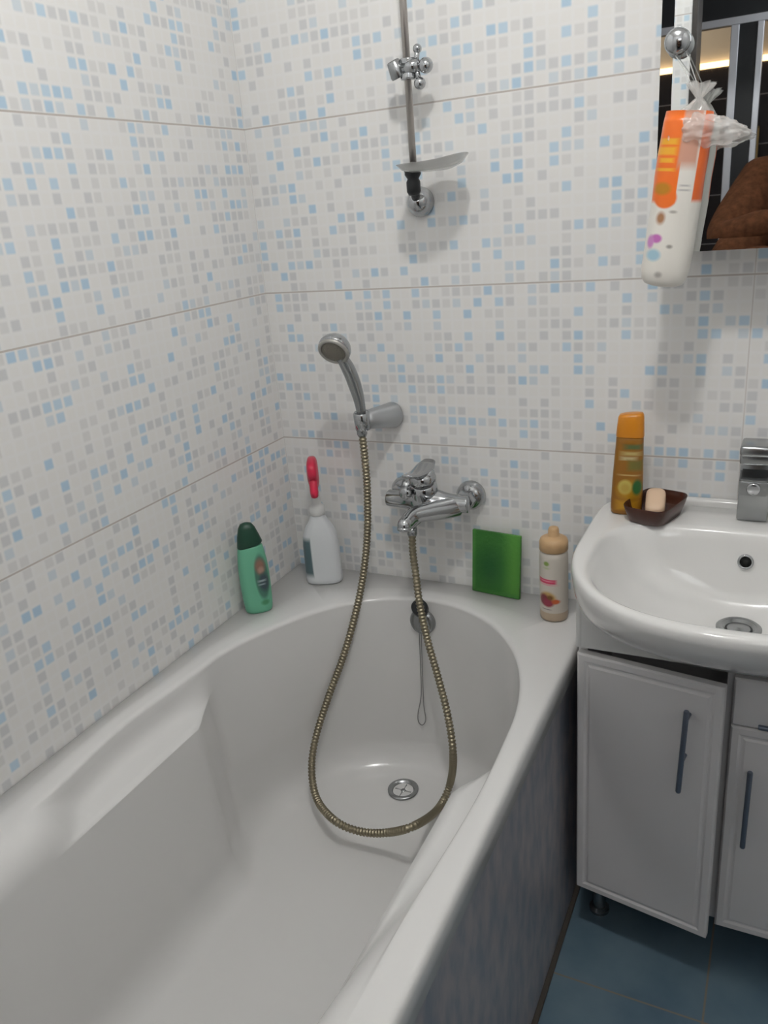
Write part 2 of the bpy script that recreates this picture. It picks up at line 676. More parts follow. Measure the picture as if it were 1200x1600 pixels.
    zt2 = ZT - 0.075
    for s in (0.93, 0.85, 0.75, 0.65, 0.55, 0.45, 0.36, 0.29, 0.23, 0.18, 0.14, 0.105, 0.075, 0.05, 0.03, 0.015, 0.005, 0.0):
        q = max(0, 1 - s / 0.20)
        fil = 1 - math.sqrt(max(0, 1 - q * q))
        z = ZB + (zt2 - ZB) * s
        rings.append(ring(z, 'in', 0.0006 + 0.014 * (1 - s) + 0.050 * fil, -0.0898 - 0.015 * (1 - s) - 0.055 * fil,
                          -1.596 + 0.18 * (1 - s) + 0.07 * fil))
    base = rings[-1]
    cc = Vector((XC - ox, 0, ZB))
    for k in (0.8, 0.55, 0.3, 0.1):
        rings.append([Vector((cc.x + (p.x - cc.x) * k, p.y * (0.35 + 0.65 * k) + 0.0, ZB - 0.002 * (1 - k))) for p in base])
    bm = bmesh.new()
    loft(bm, rings, False, True)
    bmesh.ops.recalc_face_normals(bm, faces=bm.faces)
    o = link('basin', bm, M['acrylic'], root)
    TUB.append(BVHTree.FromPolygons([v.co + Vector((ox, oy, 0)) for v in o.data.vertices], [tuple(q.vertices) for q in o.data.polygons]))
    # waste in the floor of the tub
    dx, dy = 0.331, -0.205
    bm = lathe(bmesh.new(), [(0.0335, 0.0), (0.0335, 0.003), (0.030, 0.0045), (0.025, 0.004), (0.0225, -0.001), (0.020, -0.003), (0.0, -0.003)],
               (dx - ox, dy - oy, ZB + 0.001), cap0=False, cap1=False)
    d = link('waste_ring', bm, M['chrome_dull'], root)
    bm = lathe(bmesh.new(), [(0.0195, 0), (0.0, 0.0005)], (dx - ox, dy - oy, ZB - 0.0012), cap1=False)
    link('waste_strainer', bm, M['black'], d)
    bm = lathe(bmesh.new(), [(0.006, 0), (0.005, 0.002), (0.0, 0.0025)], (dx - ox, dy - oy, ZB - 0.0012), n=16)
    for a in (0, 1, 2, 3):
        c, s = math.cos(a * PI / 2), math.sin(a * PI / 2)
        tube(bm, [(dx - ox + c * 0.004, dy - oy + s * 0.004, ZB), (dx - ox + c * 0.019, dy - oy + s * 0.019, ZB)], 0.0012, 6)
    link('strainer_cross', bm, M['chrome_dull'], d)
    # overflow
    p = over_tub(660, 972, 0.0, 0.004) - Vector((ox, oy, 0))
    nrm = Vector((0.0, -1, 0.06))
    bm = lathe(bmesh.new(), [(0.029, 0), (0.029, 0.004), (0.025, 0.010), (0.015, 0.013), (0.0, 0.0135)], p + Vector((0, 0.004, 0)), nrm)
    link('overflow_cover', bm, M['chrome_dull'], root)
    bm = B(0.672 - ox, 0.690 - ox, -1.70 - oy, -0.003 - oy, 0.0, ZT - 0.053)
    pn = link('side_panel', bm, M['panel'], root, smooth=False)
    tag(pn, 'dark blue-grey mottled side panel')
    return root


tub()
# black plug parked on top of the overflow with its chain
pp = over_tub(656, 950, 0.0, 0.024)
t = thing('bath_plug', 'black rubber plug parked on the bathtub overflow with a thin hanging chain', 'bath plug', pp)
bm = lathe(bmesh.new(), [(0.012, -0.012), (0.0165, -0.011), (0.0175, 0.0), (0.016, 0.010), (0.008, 0.012), (0.0, 0.012)], (0, 0, 0), (0, -0.6, 0.8))
link('stopper', bm, M['black'], t)
ch = [over_tub(u, v, 0.0, g) - pp for u, v, g in ((655, 960, .020), (655, 985, .020), (657, 1040, .006), (658, 1085, .004), (653, 1115, .004), (654, 1128, .004),
                                               (660, 1133, .004), (665, 1124, .004), (662, 1100, .004), (660, 1050, .006), (658, 990, .018))]
bm = tube(bmesh.new(), resample(cat(ch, 10), 0.004), 0.0011, 8)
link('chain', bm, M['chainwire'], t)

tr = link('trim_2', B(0.690, 0.700, -1.70, -0.003, 0.0, 0.008, 0.002), M['foot_strip'], smooth=False)  # dark strip along the foot of the side panel
tr['kind'] = 'structure'


# ------------------------------------------------------------------ washbasin
def sink():
    SX, ZR = 0.965, 0.845
    root = thing('washbasin', 'white ceramic washbasin with curved front on the white cabinet', 'washbasin', (SX, -0.02, 0.655))
    off = Vector((SX, -0.02, 0.655))
    n = 112

    def outline(a, yc, b, e, yb, z):
        """round front, straight sides running back to the wall"""
        out = []
        for i in range(n):
            t = 2 * PI * i / n
            c, s = math.cos(t), math.sin(t)
            x = a * math.copysign(abs(c) ** (2 / e), c)
            if s < 0:
                y = yc - b * abs(s) ** (2 / e)
                xx = x
            else:
                e2 = 9
                xx = a * math.copysign(abs(c) ** (2 / e2), c)
                y = yc + (yb - yc) * abs(s) ** (2 / e2)
            out.append(Vector((SX + xx, y, z)) - off)
        return out

    def out_r(z, k, yf, a):
        return outline(a, -0.20 * k, yf - 0.20 * k if False else (-yf - 0.20 * k), 2.35, -0.003, z)
    rings = []
    # underside and curved apron, from the bottom up
    for z, yf, a in ((0.655, -0.254, 0.200), (0.676, -0.272, 0.210), (0.702, -0.318, 0.224), (0.735, -0.383, 0.237), (0.77, -0.440, 0.246),
                     (0.80, -0.472, 0.251), (0.825, -0.484, 0.253), (0.838, -0.4855, 0.2528)):
        yc = -0.14 - 0.08 * sm(0.655, 0.78, z)
        rings.append(outline(a, yc, -yf + yc, 2.3, -0.003, z))
    yc = -0.22
    rings.append(outline(0.250, yc, 0.262, 2.3, -0.003, 0.843))
    rings.append(outline(0.246, yc, 0.257, 2.3, -0.005, ZR))
    # deck to bowl
    def bowl(a, yb, yf, z, e=2.5, e2=3.6):
        ycb = yb - (yb - yf) * 0.42
        out = []
        for i in range(n):
            t = 2 * PI * i / n
            c, s = math.cos(t), math.sin(t)
            ee = e if s < 0 else e2
            x = a * math.copysign(abs(c) ** (2 / ee), c)
            y = ycb + ((yb - ycb) if s > 0 else (ycb - yf)) * math.copysign(abs(s) ** (2 / ee), s)
            out.append(Vector((SX + x, y, z)) - off)
        return out
    rings.append(bowl(0.226, -0.112, -0.466, ZR))
    rings.append(bowl(0.221, -0.117, -0.461, ZR - 0.002))
    rings.append(bowl(0.216, -0.122, -0.456, ZR - 0.008))
    rings.append(bowl(0.210, -0.127, -0.449, ZR - 0.020))
    rings.append(bowl(0.198, -0.133, -0.436, ZR - 0.045))
    rings.append(bowl(0.182, -0.140, -0.418, ZR - 0.070))
    rings.append(bowl(0.160, -0.148, -0.392, ZR - 0.092, 2.3, 3))
    rings.append(bowl(0.128, -0.158, -0.355, ZR - 0.110, 2.2, 2.6))
    rings.append(bowl(0.085, -0.172, -0.305, ZR - 0.122, 2, 2.2))
    rings.append(bowl(0.045, -0.185, -0.262, ZR - 0.127, 2, 2))
    rings.append(bowl(0.015, -0.205, -0.235, ZR - 0.129, 2, 2))
    bm = bmesh.new()
    loft(bm, rings, True, True)
    bmesh.ops.recalc_face_normals(bm, faces=bm.faces)
    # straight back block that sits on the cabinet, and the low lip along the wall
    for sd in (-1, 1):
        xa, xb = sorted((SX + sd * 0.2505, SX + sd * 0.238))
        box(bm, xa - off.x, xb - off.x, -0.250 - off.y, -0.006 - off.y, 0.655 - off.z, 0.815 - off.z, 0.004, 2)
        pf = [(0.2495, 0.656), (0.2495, 0.812), (0.222, 0.812), (0.198, 0.775), (0.175, 0.735), (0.14, 0.712), (0.0, 0.700), (0.0, 0.656)]
        rg = [[Vector((SX + sd * x, y, zz)) - off for x, zz in pf] for y in (-0.2495, -0.236)]
        bb = loft(bmesh.new(), rg)
        bmesh.ops.recalc_face_normals(bb, faces=bb.faces)
        merge(bm, bb)
    box(bm, SX - 0.225 - off.x, SX + 0.225 - off.x, -0.022 - off.y, -0.003 - off.y, 0.84 - off.z, 0.858 - off.z, 0.006, 3)
    link('basin', bm, M['ceramic'], root, angle=50)
    p = Vector((0.967, -0.222, ZR - 0.1275)) - off
    bm = lathe(bmesh.new(), [(0.034, -0.002), (0.034, 0.003), (0.030, 0.006), (0.024, 0.005), (0.021, 0.001), (0.0, 0.0)], p, cap0=False, cap1=False)
    d = link('waste_ring', bm, M['chrome_dull'], root)
    bm = lathe(bmesh.new(), [(0.0205, 0), (0.016, 0.0018), (0.0, 0.0025)], p + Vector((0, 0, 0.001)), cap1=False)
    link('waste_plug', bm, M['chrome_dull'], d)
    q = Vector((0.967, -0.1365, 0.797)) - off
    nn = Vector((0, -1, 0.25))
    bm = lathe(bmesh.new(), [(0.0125, -0.003), (0.0125, 0.002), (0.010, 0.003), (0.0085, 0.001), (0.0085, -0.001)], q, nn, 24, False, False)
    ovr = link('overflow_ring', bm, M['chrome'], root)
    bm = lathe(bmesh.new(), [(0.0088, 0), (0.0, 0.0001)], q, nn, 20, True, False)
    link('overflow_hole', bm, M['dark_in'], ovr)
    return root


sink()


# ------------------------------------------------------------------ vanity cabinet
def cabinet():
    root = thing('vanity_cabinet', 'white cabinet under the washbasin with its left door ajar', 'cabinet', (0.965, -0.12, 0))
    o = Vector((0.965, -0.12, 0))
    X0, X1, YB, YC, Z0, Z1 = 0.716, 1.214, -0.004, -0.232, 0.121, 0.652
    def bx(bm, x0, x1, y0, y1, z0, z1, bev=0.001):
        return box(bm, x0 - o.x, x1 - o.x, y0 - o.y, y1 - o.y, z0, z1, bev)
    bm = bmesh.new()
    bx(bm, X0, X0 + 0.016, YC, YB, Z0, Z1)
    bx(bm, X1 - 0.016, X1, YC, YB, Z0, Z1)
    bx(bm, X0 + 0.016, X1 - 0.016, YC, YB, Z0, Z0 + 0.016)
    bx(bm, X0 + 0.016, X1 - 0.016, YB - 0.006, YB, Z0 + 0.016, Z1)
    bx(bm, 0.957, 0.973, YC, YB - 0.006, Z0 + 0.016, Z1)
    bx(bm, 0.973, X1 - 0.016, YC, YB - 0.006, 0.545, 0.561)
    link('carcass', bm, M['cab'], root, smooth=False)
    bm = bx(bmesh.new(), X0 + 0.017, 0.956, YC + 0.03, YB - 0.008, 0.38, 0.396)
    link('shelf', bm, M['cab'], root, smooth=False)

    def panel(name, wd, z0, z1, loc, rotz, groove=True):
        b = bmesh.new()
        h = z1 - z0
        fr = 0.017
        th = 0.016
        def rr(ins, y):
            return [Vector((ins, y, ins)), Vector((wd - ins, y, ins)), Vector((wd - ins, y, h - ins)), Vector((ins, y, h - ins))]
        seq = [(0.0, 0.0), (0.0, -th + 0.003), (0.003, -th)]
        if groove:
            seq += [(fr - 0.004, -th), (fr, -th + 0.0022), (fr + 0.003, -th + 0.0022), (fr + 0.007, -th + 0.0003)]
        loft(b, [rr(i, y) for i, y in seq], True, True)
        bmesh.ops.recalc_face_normals(b, faces=b.faces)
        d = link(name, b, M['cab'], root, smooth=False)
        d.location = Vector(loc) - o
        d.rotation_euler = (0, 0, rotz)
        return d

    def bar(parent, a, b_, r=0.0045):
        """bow handle: square bar on two posts"""
        a, b_ = Vector(a), Vector(b_)
        bm = bmesh.new()
        d = (b_ - a).normalized()
        tube(bm, [a, a + d * 0.002, b_ - d * 0.002, b_], [r * 0.8, r, r, r * 0.8], 10)
        for k in (0.12, 0.62):
            p = a.lerp(b_, k)
            tube(bm, [p, p + Vector((0, 0.022, 0))], 0.0035, 8)
        return link('handle', bm, M['handle'], parent, angle=40)

    d = panel('door', 0.243, 0.121, 0.644, (0.719, -0.2335, 0.121), -math.radians(9.0))
    bar(d, (0.193, -0.038, 0.480), (0.187, -0.038, 0.318))
    d = panel('door', 0.243, 0.121, 0.553, (0.968, -0.2335, 0.121), 0)
    bar(d, (0.035, -0.038, 0.366), (0.034, -0.038, 0.210))
    d = panel('drawer', 0.243, 0.556, 0.644, (0.968, -0.2335, 0.556), 0, False)
    bar(d, (0.040, -0.038, 0.019), (0.200, -0.038, 0.019))
    for lx in (0.748, 1.182):
        for ly in (-0.175, -0.045):
            bm = lathe(bmesh.new(), [(0.020, 0), (0.020, 0.006), (0.0125, 0.010), (0.0125, 0.110), (0.022, 0.112), (0.022, 0.121)], (lx - o.x, ly - o.y, 0), n=20)
            link('leg', bm, M['chrome_dull'], root, angle=40)
    return root


cabinet()


# ------------------------------------------------------------------ basin mixer
def basin_mixer():
    fx, fy, fz = 0.969, -0.052, 0.8455
    t = thing('basin_mixer', 'chrome square lever tap standing on the washbasin deck', 'tap', (fx, fy, fz))
    bm = B(-0.0235, 0.0235, -0.024, 0.024, 0.0, 0.106, 0.003)
    link('column', bm, M['chrome_dull'], t, angle=40)
    b = bmesh.new()
    loft(b, [[Vector((-0.0225, y, z0)), Vector((0.0225, y, z0)), Vector((0.0225, y, z1)), Vector((-0.0225, y, z1))] for y, z0, z1 in
             ((0.02, 0.062, 0.094), (-0.03, 0.060, 0.092), (-0.062, 0.058, 0.084))])
    bmesh.ops.recalc_face_normals(b, faces=b.faces)
    bmesh.ops.bevel(b, geom=list(b.edges), offset=0.003, segments=2, affect='EDGES')
    sp_ = link('spout', b, M['chrome_dull'], t, angle=40)
    bm = lathe(bmesh.new(), [(0.0105, 0), (0.0105, 0.004), (0.008, 0.005), (0.0, 0.005)], (0, -0.060, 0.071), (0, -1, -0.1), 20)
    link('aerator', bm, M['chrome'], sp_)
    b = bmesh.new()
    box(b, -0.0245, 0.0245, -0.040, 0.028, 0.103, 0.122, 0.004, 3)
    box(b, -0.0245, 0.0245, -0.072, 0.010, 0.116, 0.134, 0.005, 3, Matrix.Rotation(math.radians(-6), 4, 'X'))
    link('lever', b, M['chrome_dull'], t, angle=40)


basin_mixer()


# ------------------------------------------------------------------ mirror cabinet
def mirror():
    YM = -0.105
    X0, X1, Z0, Z1 = 0.800, 1.27, 1.288, 1.95
    t = thing('mirror_cabinet', 'mirror with a chrome knob above the washbasin, showing the dark hall', 'mirror', ((X0 + X1) / 2, 0, Z0))
    o = Vector(((X0 + X1) / 2, 0, Z0))
    bm = B(X0 + 0.012 - o.x, X1 - 0.012 - o.x, YM + 0.008, -0.001, 0.008, Z1 - Z0, 0.001)
    link('cabinet_body', bm, M['cab'], t, smooth=False)
    # sheet: flat field, then a bevel band whose outer edge stands very slightly proud
    x0, x1, z0, z1 = X0 - o.x, X1 - o.x, 0.0, Z1 - Z0
    bw = 0.017
    b = bmesh.new()
    def rr(i, y):
        return [Vector((x0 + i, y, z0 + i)), Vector((x1 - i, y, z0 + i)), Vector((x1 - i, y, z1 - i)), Vector((x0 + i, y, z1 - i))]
    loft(b, [rr(0, YM + 0.007), rr(0, YM - 0.0006), rr(bw, YM)], True, True)
    bmesh.ops.recalc_face_normals(b, faces=b.faces)
    link('mirror_glass', b, M['mirror'], t, smooth=False)
    p = px(1060, 66, 'y', YM - 0.012) - o
    bm = lathe(bmesh.new(), [(0.013, -0.012), (0.013, -0.009), (0.008, -0.006), (0.008, 0.0), (0.0155, 0.004), (0.018, 0.010), (0.0165, 0.017), (0.010, 0.021), (0.0, 0.022)],
               p, (0, -1, 0), 28)
    link('knob', bm, M['chrome'], t)


mirror()


# ------------------------------------------------------------------ hanging bag of cotton pads
def pads_bag():
    Y = -0.157
    top = px(1072, 212, 'y', Y)
    bot = px(1036, 446, 'y', Y)
    ax = (top - bot)
    L = ax.length
    ax.normalize()
    roll = math.atan2(ax.x, ax.z)
    t = thing('cotton_pad_bag', 'long white and orange bag of cotton pads hanging in front of the mirror', 'cotton pads', bot, (0, roll, 0))
    r = 0.0345
    rings = []
    for z, k in ((0.0, 0.55), (0.003, 0.80), (0.010, 0.94), (0.022, 1.0), (0.05, 1.0), (0.09, 1.0), (0.12, 1.0), (0.15, 1.01), (0.18, 1.0), (0.20, 0.99), (0.22, 0.97),
                 (0.235, 0.90), (L, 0.80)):
        rg = []
        for p in sup(r * k, r * k * 0.9, 2.2, 0, 0, z, 48):
            q = noise.noise(p * 40) * 0.002
            rg.append(p + Vector((p.x, p.y, 0)).normalized() * q)
        rings.append(rg)
    bm = loft(bmesh.new(), rings)
    ma = mat('printed_pad_bag', (0.80, 0.77, 0.71, 1), 0.28, spec=0.6, bump=(45, 0.25))
    OR = (0.86, 0.17, 0.02, 1)
    YE = (0.86, 0.42, 0.03, 1)
    spots(ma, [('r', -0.020, 0.206, 0.022, 0.089, OR, 0.03), ('e', -0.012, 0.123, 0.016, 0.014, OR, 0.1),
               ('r', 0.036, 0.180, 0.0125, 0.060, (0.78, 0.14, 0.02, 1), 0.05),
               ('r', 0.010, 0.21, 0.012, 0.045, (0.62, 0.33, 0.24, 1), 0.15),
               ('r', -0.018, 0.196, 0.013, 0.004, YE, 0.3), ('r', -0.020, 0.184, 0.014, 0.005, YE, 0.3), ('r', -0.018, 0.172, 0.010, 0.003, YE, 0.3),
               ('r', -0.018, 0.160, 0.012, 0.002, YE, 0.4),
               ('e', -0.018, 0.135, 0.012, 0.008, (0.52, 0.22, 0.01, 1), 0.3),
               ('e', -0.014, 0.096, 0.006, 0.008, (0.40, 0.20, 0.10, 1), 0.4),
               ('e', -0.016, 0.068, 0.008, 0.006, (0.55, 0.16, 0.48, 1), 0.25), ('e', -0.024, 0.063, 0.005, 0.009, (0.60, 0.26, 0.55, 1), 0.3),
               ('e', -0.017, 0.045, 0.010, 0.008, (0.38, 0.58, 0.68, 1), 0.3), ('e', 0.004, 0.058, 0.004, 0.0025, (0.35, 0.33, 0.30, 1), 0.5),
               ('e', 0.002, 0.105, 0.005, 0.002, (0.45, 0.42, 0.38, 1), 0.5), ('e', -0.006, 0.018, 0.005, 0.004, (0.42, 0.39, 0.36, 1), 0.5),
               ('r', 0.012, 0.14, 0.006, 0.0012, (0.5, 0.48, 0.46, 1), 0.5), ('r', 0.012, 0.134, 0.007, 0.0012, (0.5, 0.48, 0.46, 1), 0.5)])
    link('bag_body', bm, ma, t)
    # gathered clear top: pleated cone to the neck, flaring again above it
    rings = []
    n = 64
    for z, k, amp in ((L - 0.004, 0.82, 0.0), (L + 0.010, 0.80, 0.06), (L + 0.022, 0.66, 0.16), (L + 0.034, 0.45, 0.25), (L + 0.042, 0.22, 0.3), (L + 0.047, 0.12, 0.2),
                      (L + 0.052, 0.20, 0.3), (L + 0.060, 0.36, 0.35), (L + 0.066, 0.44, 0.4)):
        rings.append([Vector((r * k * (1 + amp * math.sin(9 * a + z * 200)) * math.cos(a) + 0.010 * sm(L, L + 0.05, z), r * k * 0.85 * (1 + amp * math.sin(9 * a + z * 200)) * math.sin(a),
                              z + 0.004 * amp * math.sin(5 * a))) for a in [2 * PI * i / n for i in range(n)]])
    bm = loft(bmesh.new(), rings, False, False)
    link('gathered_top', bm, M['film'], t)
    # puffed loose film at the top, bulging out to the right
    bm = bmesh.new()
    bmesh.ops.create_icosphere(bm, subdivisions=5, radius=1)
    for v in bm.verts:
        c = v.co.copy()
        q = 1 + 0.20 * noise.noise(c * 2.2 + Vector((3, 1, 5))) + 0.12 * noise.noise(c * 5.0)
        v.co = Vector((0.018 + 0.050 * c.x * q * (1 + 0.2 * c.x), -0.010 + 0.026 * c.y * q, L + 0.006 + (0.024 - 0.008 * c.x) * c.z * q))
    link('puffed_film', bm, M['film'], t)
    # drawstring up to the mirror knob
    k = t.matrix_basis.inverted() if False else None
    mw = Matrix.Translation(bot) @ Matrix.Rotation(roll, 4, 'Y')
    a = Vector((0.010, 0, L + 0.047))
    kn = mw.inverted() @ px(1060, 70, 'y', -0.117)
    bm = tube(bmesh.new(), cat([a + Vector((-0.003, 0, 0)), a.lerp(kn, 0.5) + Vector((-0.004, -0.01, 0)), kn + Vector((-0.008, -0.002, -0.004)), kn + Vector((-0.002, 0.004, 0.0105)),
                                kn + Vector((0.009, -0.002, -0.004)), a.lerp(kn, 0.5) + Vector((0.006, -0.01, 0)), a + Vector((0.003, 0, 0))], 8), 0.0008, 6)
    link('drawstring', bm, mat('thin_string', (0.8, 0.8, 0.78, 1), 0.3, alpha=0.4), t)


pads_bag()


# ------------------------------------------------------------------ shower rail on the wall
def shower_rail():
    YR = -0.058
    base = px(646, 262, 'y', YR)
    t = thing('shower_rail', 'tall chrome shower rail fixed to the tiled back wall above the hand shower', 'shower rail', (base.x, 0, base.z))
    o = Vector((base.x, 0, base.z))
    L = 0.55
    bm = tube(bmesh.new(), [(0, YR, -0.004), (0, YR, L)], 0.0062, 16)
    link('rod', bm, M['rod'], t)
    # upper wall mount, above the frame
    bm = lathe(bmesh.new(), [(0.024, 0), (0.024, 0.006), (0.019, 0.012), (0.011, 0.016), (0.011, 0.062), (0.0, 0.066)], (0, -0.001, L - 0.01), (0, -1, 0), 28)
    link('wall_mount', bm, M['chrome'], t)
    # lower wall mount: disc on the wall, black socket holding the rod
    c = px(650, 316, 'y', -0.025) - o
    c.y = 0
    bm = lathe(bmesh.new(), [(0.026, 0), (0.0265, 0.006), (0.024, 0.014), (0.018, 0.024), (0.010, 0.032), (0.0, 0.034)], (c.x, -0.001, c.z), (0, -1, 0), 32)
    link('wall_mount', bm, M['chrome'], t)
    q = px(646, 288, 'y', YR) - o
    bm = lathe(bmesh.new(), [(0.0, -0.019), (0.009, -0.018), (0.0125, -0.012), (0.0125, 0.004), (0.010, 0.009), (0.012, 0.012), (0.0145, 0.016), (0.0145, 0.028), (0.012, 0.031), (0.0, 0.031)],
               (q.x, YR, q.z), (0, 0, 1), 24)
    tube(bm, [(q.x, YR, q.z - 0.006), (c.x, -0.022, c.z + 0.004)], 0.008, 12)
    link('socket', bm, M['black'], t)
    # slider: clamp body with holder cup on the left, round clamp knob on the right
    s = px(638, 108, 'y', YR) - o
    bm = lathe(bmesh.new(), [(0.006, -0.024), (0.014, -0.022), (0.014, -0.019), (0.0125, 0.0), (0.014, 0.019), (0.014, 0.022), (0.006, 0.024)], (s.x - 0.0, YR, s.z), (0, 0, 1), 24)
    for p in bm.verts:
        p.co.z = s.z + (p.co.z - s.z) * 0.7
    tube(bm, [(s.x - 0.005, YR - 0.004, s.z), (s.x + 0.022, YR - 0.006, s.z + 0.004)], [0.012, 0.010], 16)
    sl = link('slider', bm, M['chrome'], t)
    bm = lathe(bmesh.new(), [(0.0135, -0.014), (0.0145, -0.010), (0.011, 0.012), (0.0095, 0.013), (0.0085, 0.004), (0.011, -0.011), (0.0, -0.012)],
               (s.x - 0.021, YR - 0.004, s.z + 0.003), (-0.25, -0.30, 0.85), 24, False, False)
    link('holder_cup', bm, M['chrome_dull'], sl)
    for du, dv, rr in ((27, -6, 0.0125), (14, -32, 0.0075), (18, 22, 0.0100)):
        p = px(638 + du, 108 + dv, 'y', YR - 0.004) - o
        bm = lathe(bmesh.new(), [(rr * math.sin(PI * k / 14), -rr * math.cos(PI * k / 14)) for k in range(15)], p, (0, -1, 0), 20)
        if rr < 0.012:
            tube(bm, [p, Vector((s.x + 0.016, YR - 0.004, s.z + 0.002))], 0.0045, 10)
        link('clamp_knob', bm, M['chrome'], sl)
    # round clear soap dish clipped to the socket
    a = px(636, 262, 'y', YR - 0.012)
    d = thing('soap_tray', 'clear round plastic soap tray clipped at the foot of the shower rail', 'soap tray', (base.x + 0.048, YR - 0.012, base.z - 0.002))
    rings = []
    for r, z in ((0.010, -0.007), (0.035, -0.007), (0.050, -0.003), (0.058, 0.005), (0.0595, 0.006), (0.0575, 0.0065), (0.050, -0.001), (0.035, -0.005), (0.008, -0.0055)):
        rings.append([Vector((r * math.cos(2 * PI * i / 48) * 1.05, r * math.sin(2 * PI * i / 48) * 1.0 - 0.018, z + 0.010 * (max(0, math.cos(2 * PI * i / 48)) ** 2) * (r / 0.06) ** 2)) for i in range(48)])
    bm = loft(bmesh.new(), rings)
    link('tray', bm, M['clear'], d)
    bm = lathe(bmesh.new(), [(0.0148, -0.004), (0.0172, -0.004), (0.0172, 0.004), (0.0148, 0.004), (0.0148, -0.004)], (-0.048, 0.012, 0.0), n=24, cap0=False, cap1=False)
    link('clip_ring', bm, M['clear'], d)


shower_rail()


# ------------------------------------------------------------------ wall bracket, hand shower and hose
def shower_set():
    YB = -0.092
    cup = px(566, 657, 'y', YB)
    wall = px(611, 650, 'y', -0.012)
    wall.y = -0.001
    t = thing('shower_bracket', 'chrome wall bracket holding the hand shower above the bathtub', 'shower bracket', wall)
    d = (cup - wall)
    ln = d.length
    bm = lathe(bmesh.new(), [(0.026, 0), (0.027, 0.004), (0.026, 0.012), (0.024, 0.03), (0.0215, 0.055), (0.019, ln - 0.016), (0.0175, ln - 0.008), (0.012, ln - 0.004), (0.0, ln - 0.003)],
               (0, 0, 0), d, 36)
    link('bracket_arm', bm, M['satin'], t)
    hd_c = px(526, 551, 'y', -0.148)
    hdir = (hd_c - cup).normalized()
    bm = lathe(bmesh.new(), [(0.0125, -0.019), (0.0155, -0.018), (0.0165, 0.0), (0.0165, 0.016), (0.0145, 0.018), (0.0135, 0.012), (0.0115, -0.018)], cup - wall, Vector((0.02, -0.1, 1)), 28, False, False)
    link('holder_cup', bm, M['chrome'], t)

    s = thing('hand_shower', 'chrome hand shower head in the bracket with a long ribbed hose looping into the bathtub', 'hand shower', cup)
    p0 = px(565, 668, 'y', YB)
    pts = [p0, cup, px(561, 625, 'y', YB - 0.004), px(552, 595, 'y', YB - 0.012), px(543, 574, 'y', YB - 0.024), px(533, 557, 'y', YB - 0.036)]
    path = cat([p - cup for p in pts], 8)
    R = []
    for i in range(len(path)):
        k = i / (len(path) - 1)
        R.append(0.0095 + 0.0045 * sm(0.2, 0.6, k) - 0.002 * sm(0.75, 1, k))
    bm = tube(bmesh.new(), path, R, 20, flat=(1.0, 0.9))
    link('handle', bm, M['chrome_dull'], s)
    # head: a fat disc facing down into the tub and towards the near end
    c = px(523, 545, 'y', -0.140) - cup
    # spray face looks down and out over the bath
    nf = Vector((0.05, -0.83, -0.55)).normalized()
    bm = lathe(bmesh.new(), [(0.0, -0.024), (0.012, -0.0235), (0.022, -0.019), (0.0285, -0.011), (0.0315, -0.003), (0.0315, 0.004), (0.030, 0.006)], c, nf, 40, True, True)
    h = link('spray_head', bm, M['chrome'], s)
    bm = lathe(bmesh.new(), [(0.0300, 0.004), (0.0305, 0.009), (0.027, 0.0115), (0.024, 0.0105), (0.0235, 0.008)], c, nf, 40, False, False)
    link('face_ring', bm, mat('grey_ring_plastic', (0.42, 0.41, 0.38, 1), 0.35, 0.4), h)
    bm = lathe(bmesh.new(), [(0.024, 0.006), (0.0237, 0.009), (0.018, 0.0112), (0.0, 0.0122)], c, nf, 40, True, False)
    x, y = frame_of(nf)
    for rr_, nn in ((0.006, 6), (0.012, 12), (0.018, 18)):
        for k in range(nn):
            a = 2 * PI * k / nn
            q = c + nf * 0.0105 + (x * math.cos(a) + y * math.sin(a)) * rr_
            tube(bm, [q, q + nf * 0.0022], [0.001, 0.0007], 6)
    link('spray_plate', bm, mat('grey_nozzle_rubber', (0.22, 0.205, 0.17, 1), 0.5), h)
    # hose
    over_inside = lambda u, v: px(u, v, 'z', 0.216 + 0.022 * sm(684, 704, u))
    hp = [px(565, 670, 'y', YB), px(570, 715, 'y', YB - 0.002), px(574, 770, 'y', YB - 0.006), over_tub(573, 850, YB - 0.016), over_tub(562, 930, -0.125, 0.012), over_tub(540, 1015, -0.150, 0.012),
          over_tub(513, 1090, -0.20, 0.012), over_tub(494, 1150, -0.25, 0.012), over_tub(487, 1200, -0.30), over_tub(495, 1248, -0.35), over_tub(523, 1282, -0.40), over_tub(562, 1299, -0.4),
          over_tub(605, 1301, -0.4), over_tub(648, 1290, -0.4), over_inside(684, 1264), over_inside(703, 1225), over_tub(708, 1180, -0.235, 0.012), over_tub(700, 1120, -0.205, 0.012), over_tub(685, 1060, -0.175, 0.012),
          over_tub(668, 1000, -0.150, 0.012), over_tub(656, 945, -0.134), over_tub(650, 900, -0.115), px(645, 862, 'y', -0.090), px(644, 826, 'y', -0.068)]
    path = resample(cat([p - cup for p in hp], 14), 0.00145)
    R = [0.0073 + 0.0010 * (1, 0.3, -1, -1, 0.3)[i % 5] for i in range(len(path))]
    bm = tube(bmesh.new(), path, R, 12)
    ho_ = link('hose', bm, M['hose'], s)
    for a, b in ((path[0], path[12]), (path[-1], path[-14])):
        dd = (b - a)
        bm = lathe(bmesh.new(), [(0.0095, 0), (0.0105, 0.002), (0.0105, dd.length * 0.7), (0.008, dd.length)], a - dd * 0.1, dd, 18)
        link('hose_nut', bm, M['chrome_dull'], ho_)


shower_set()


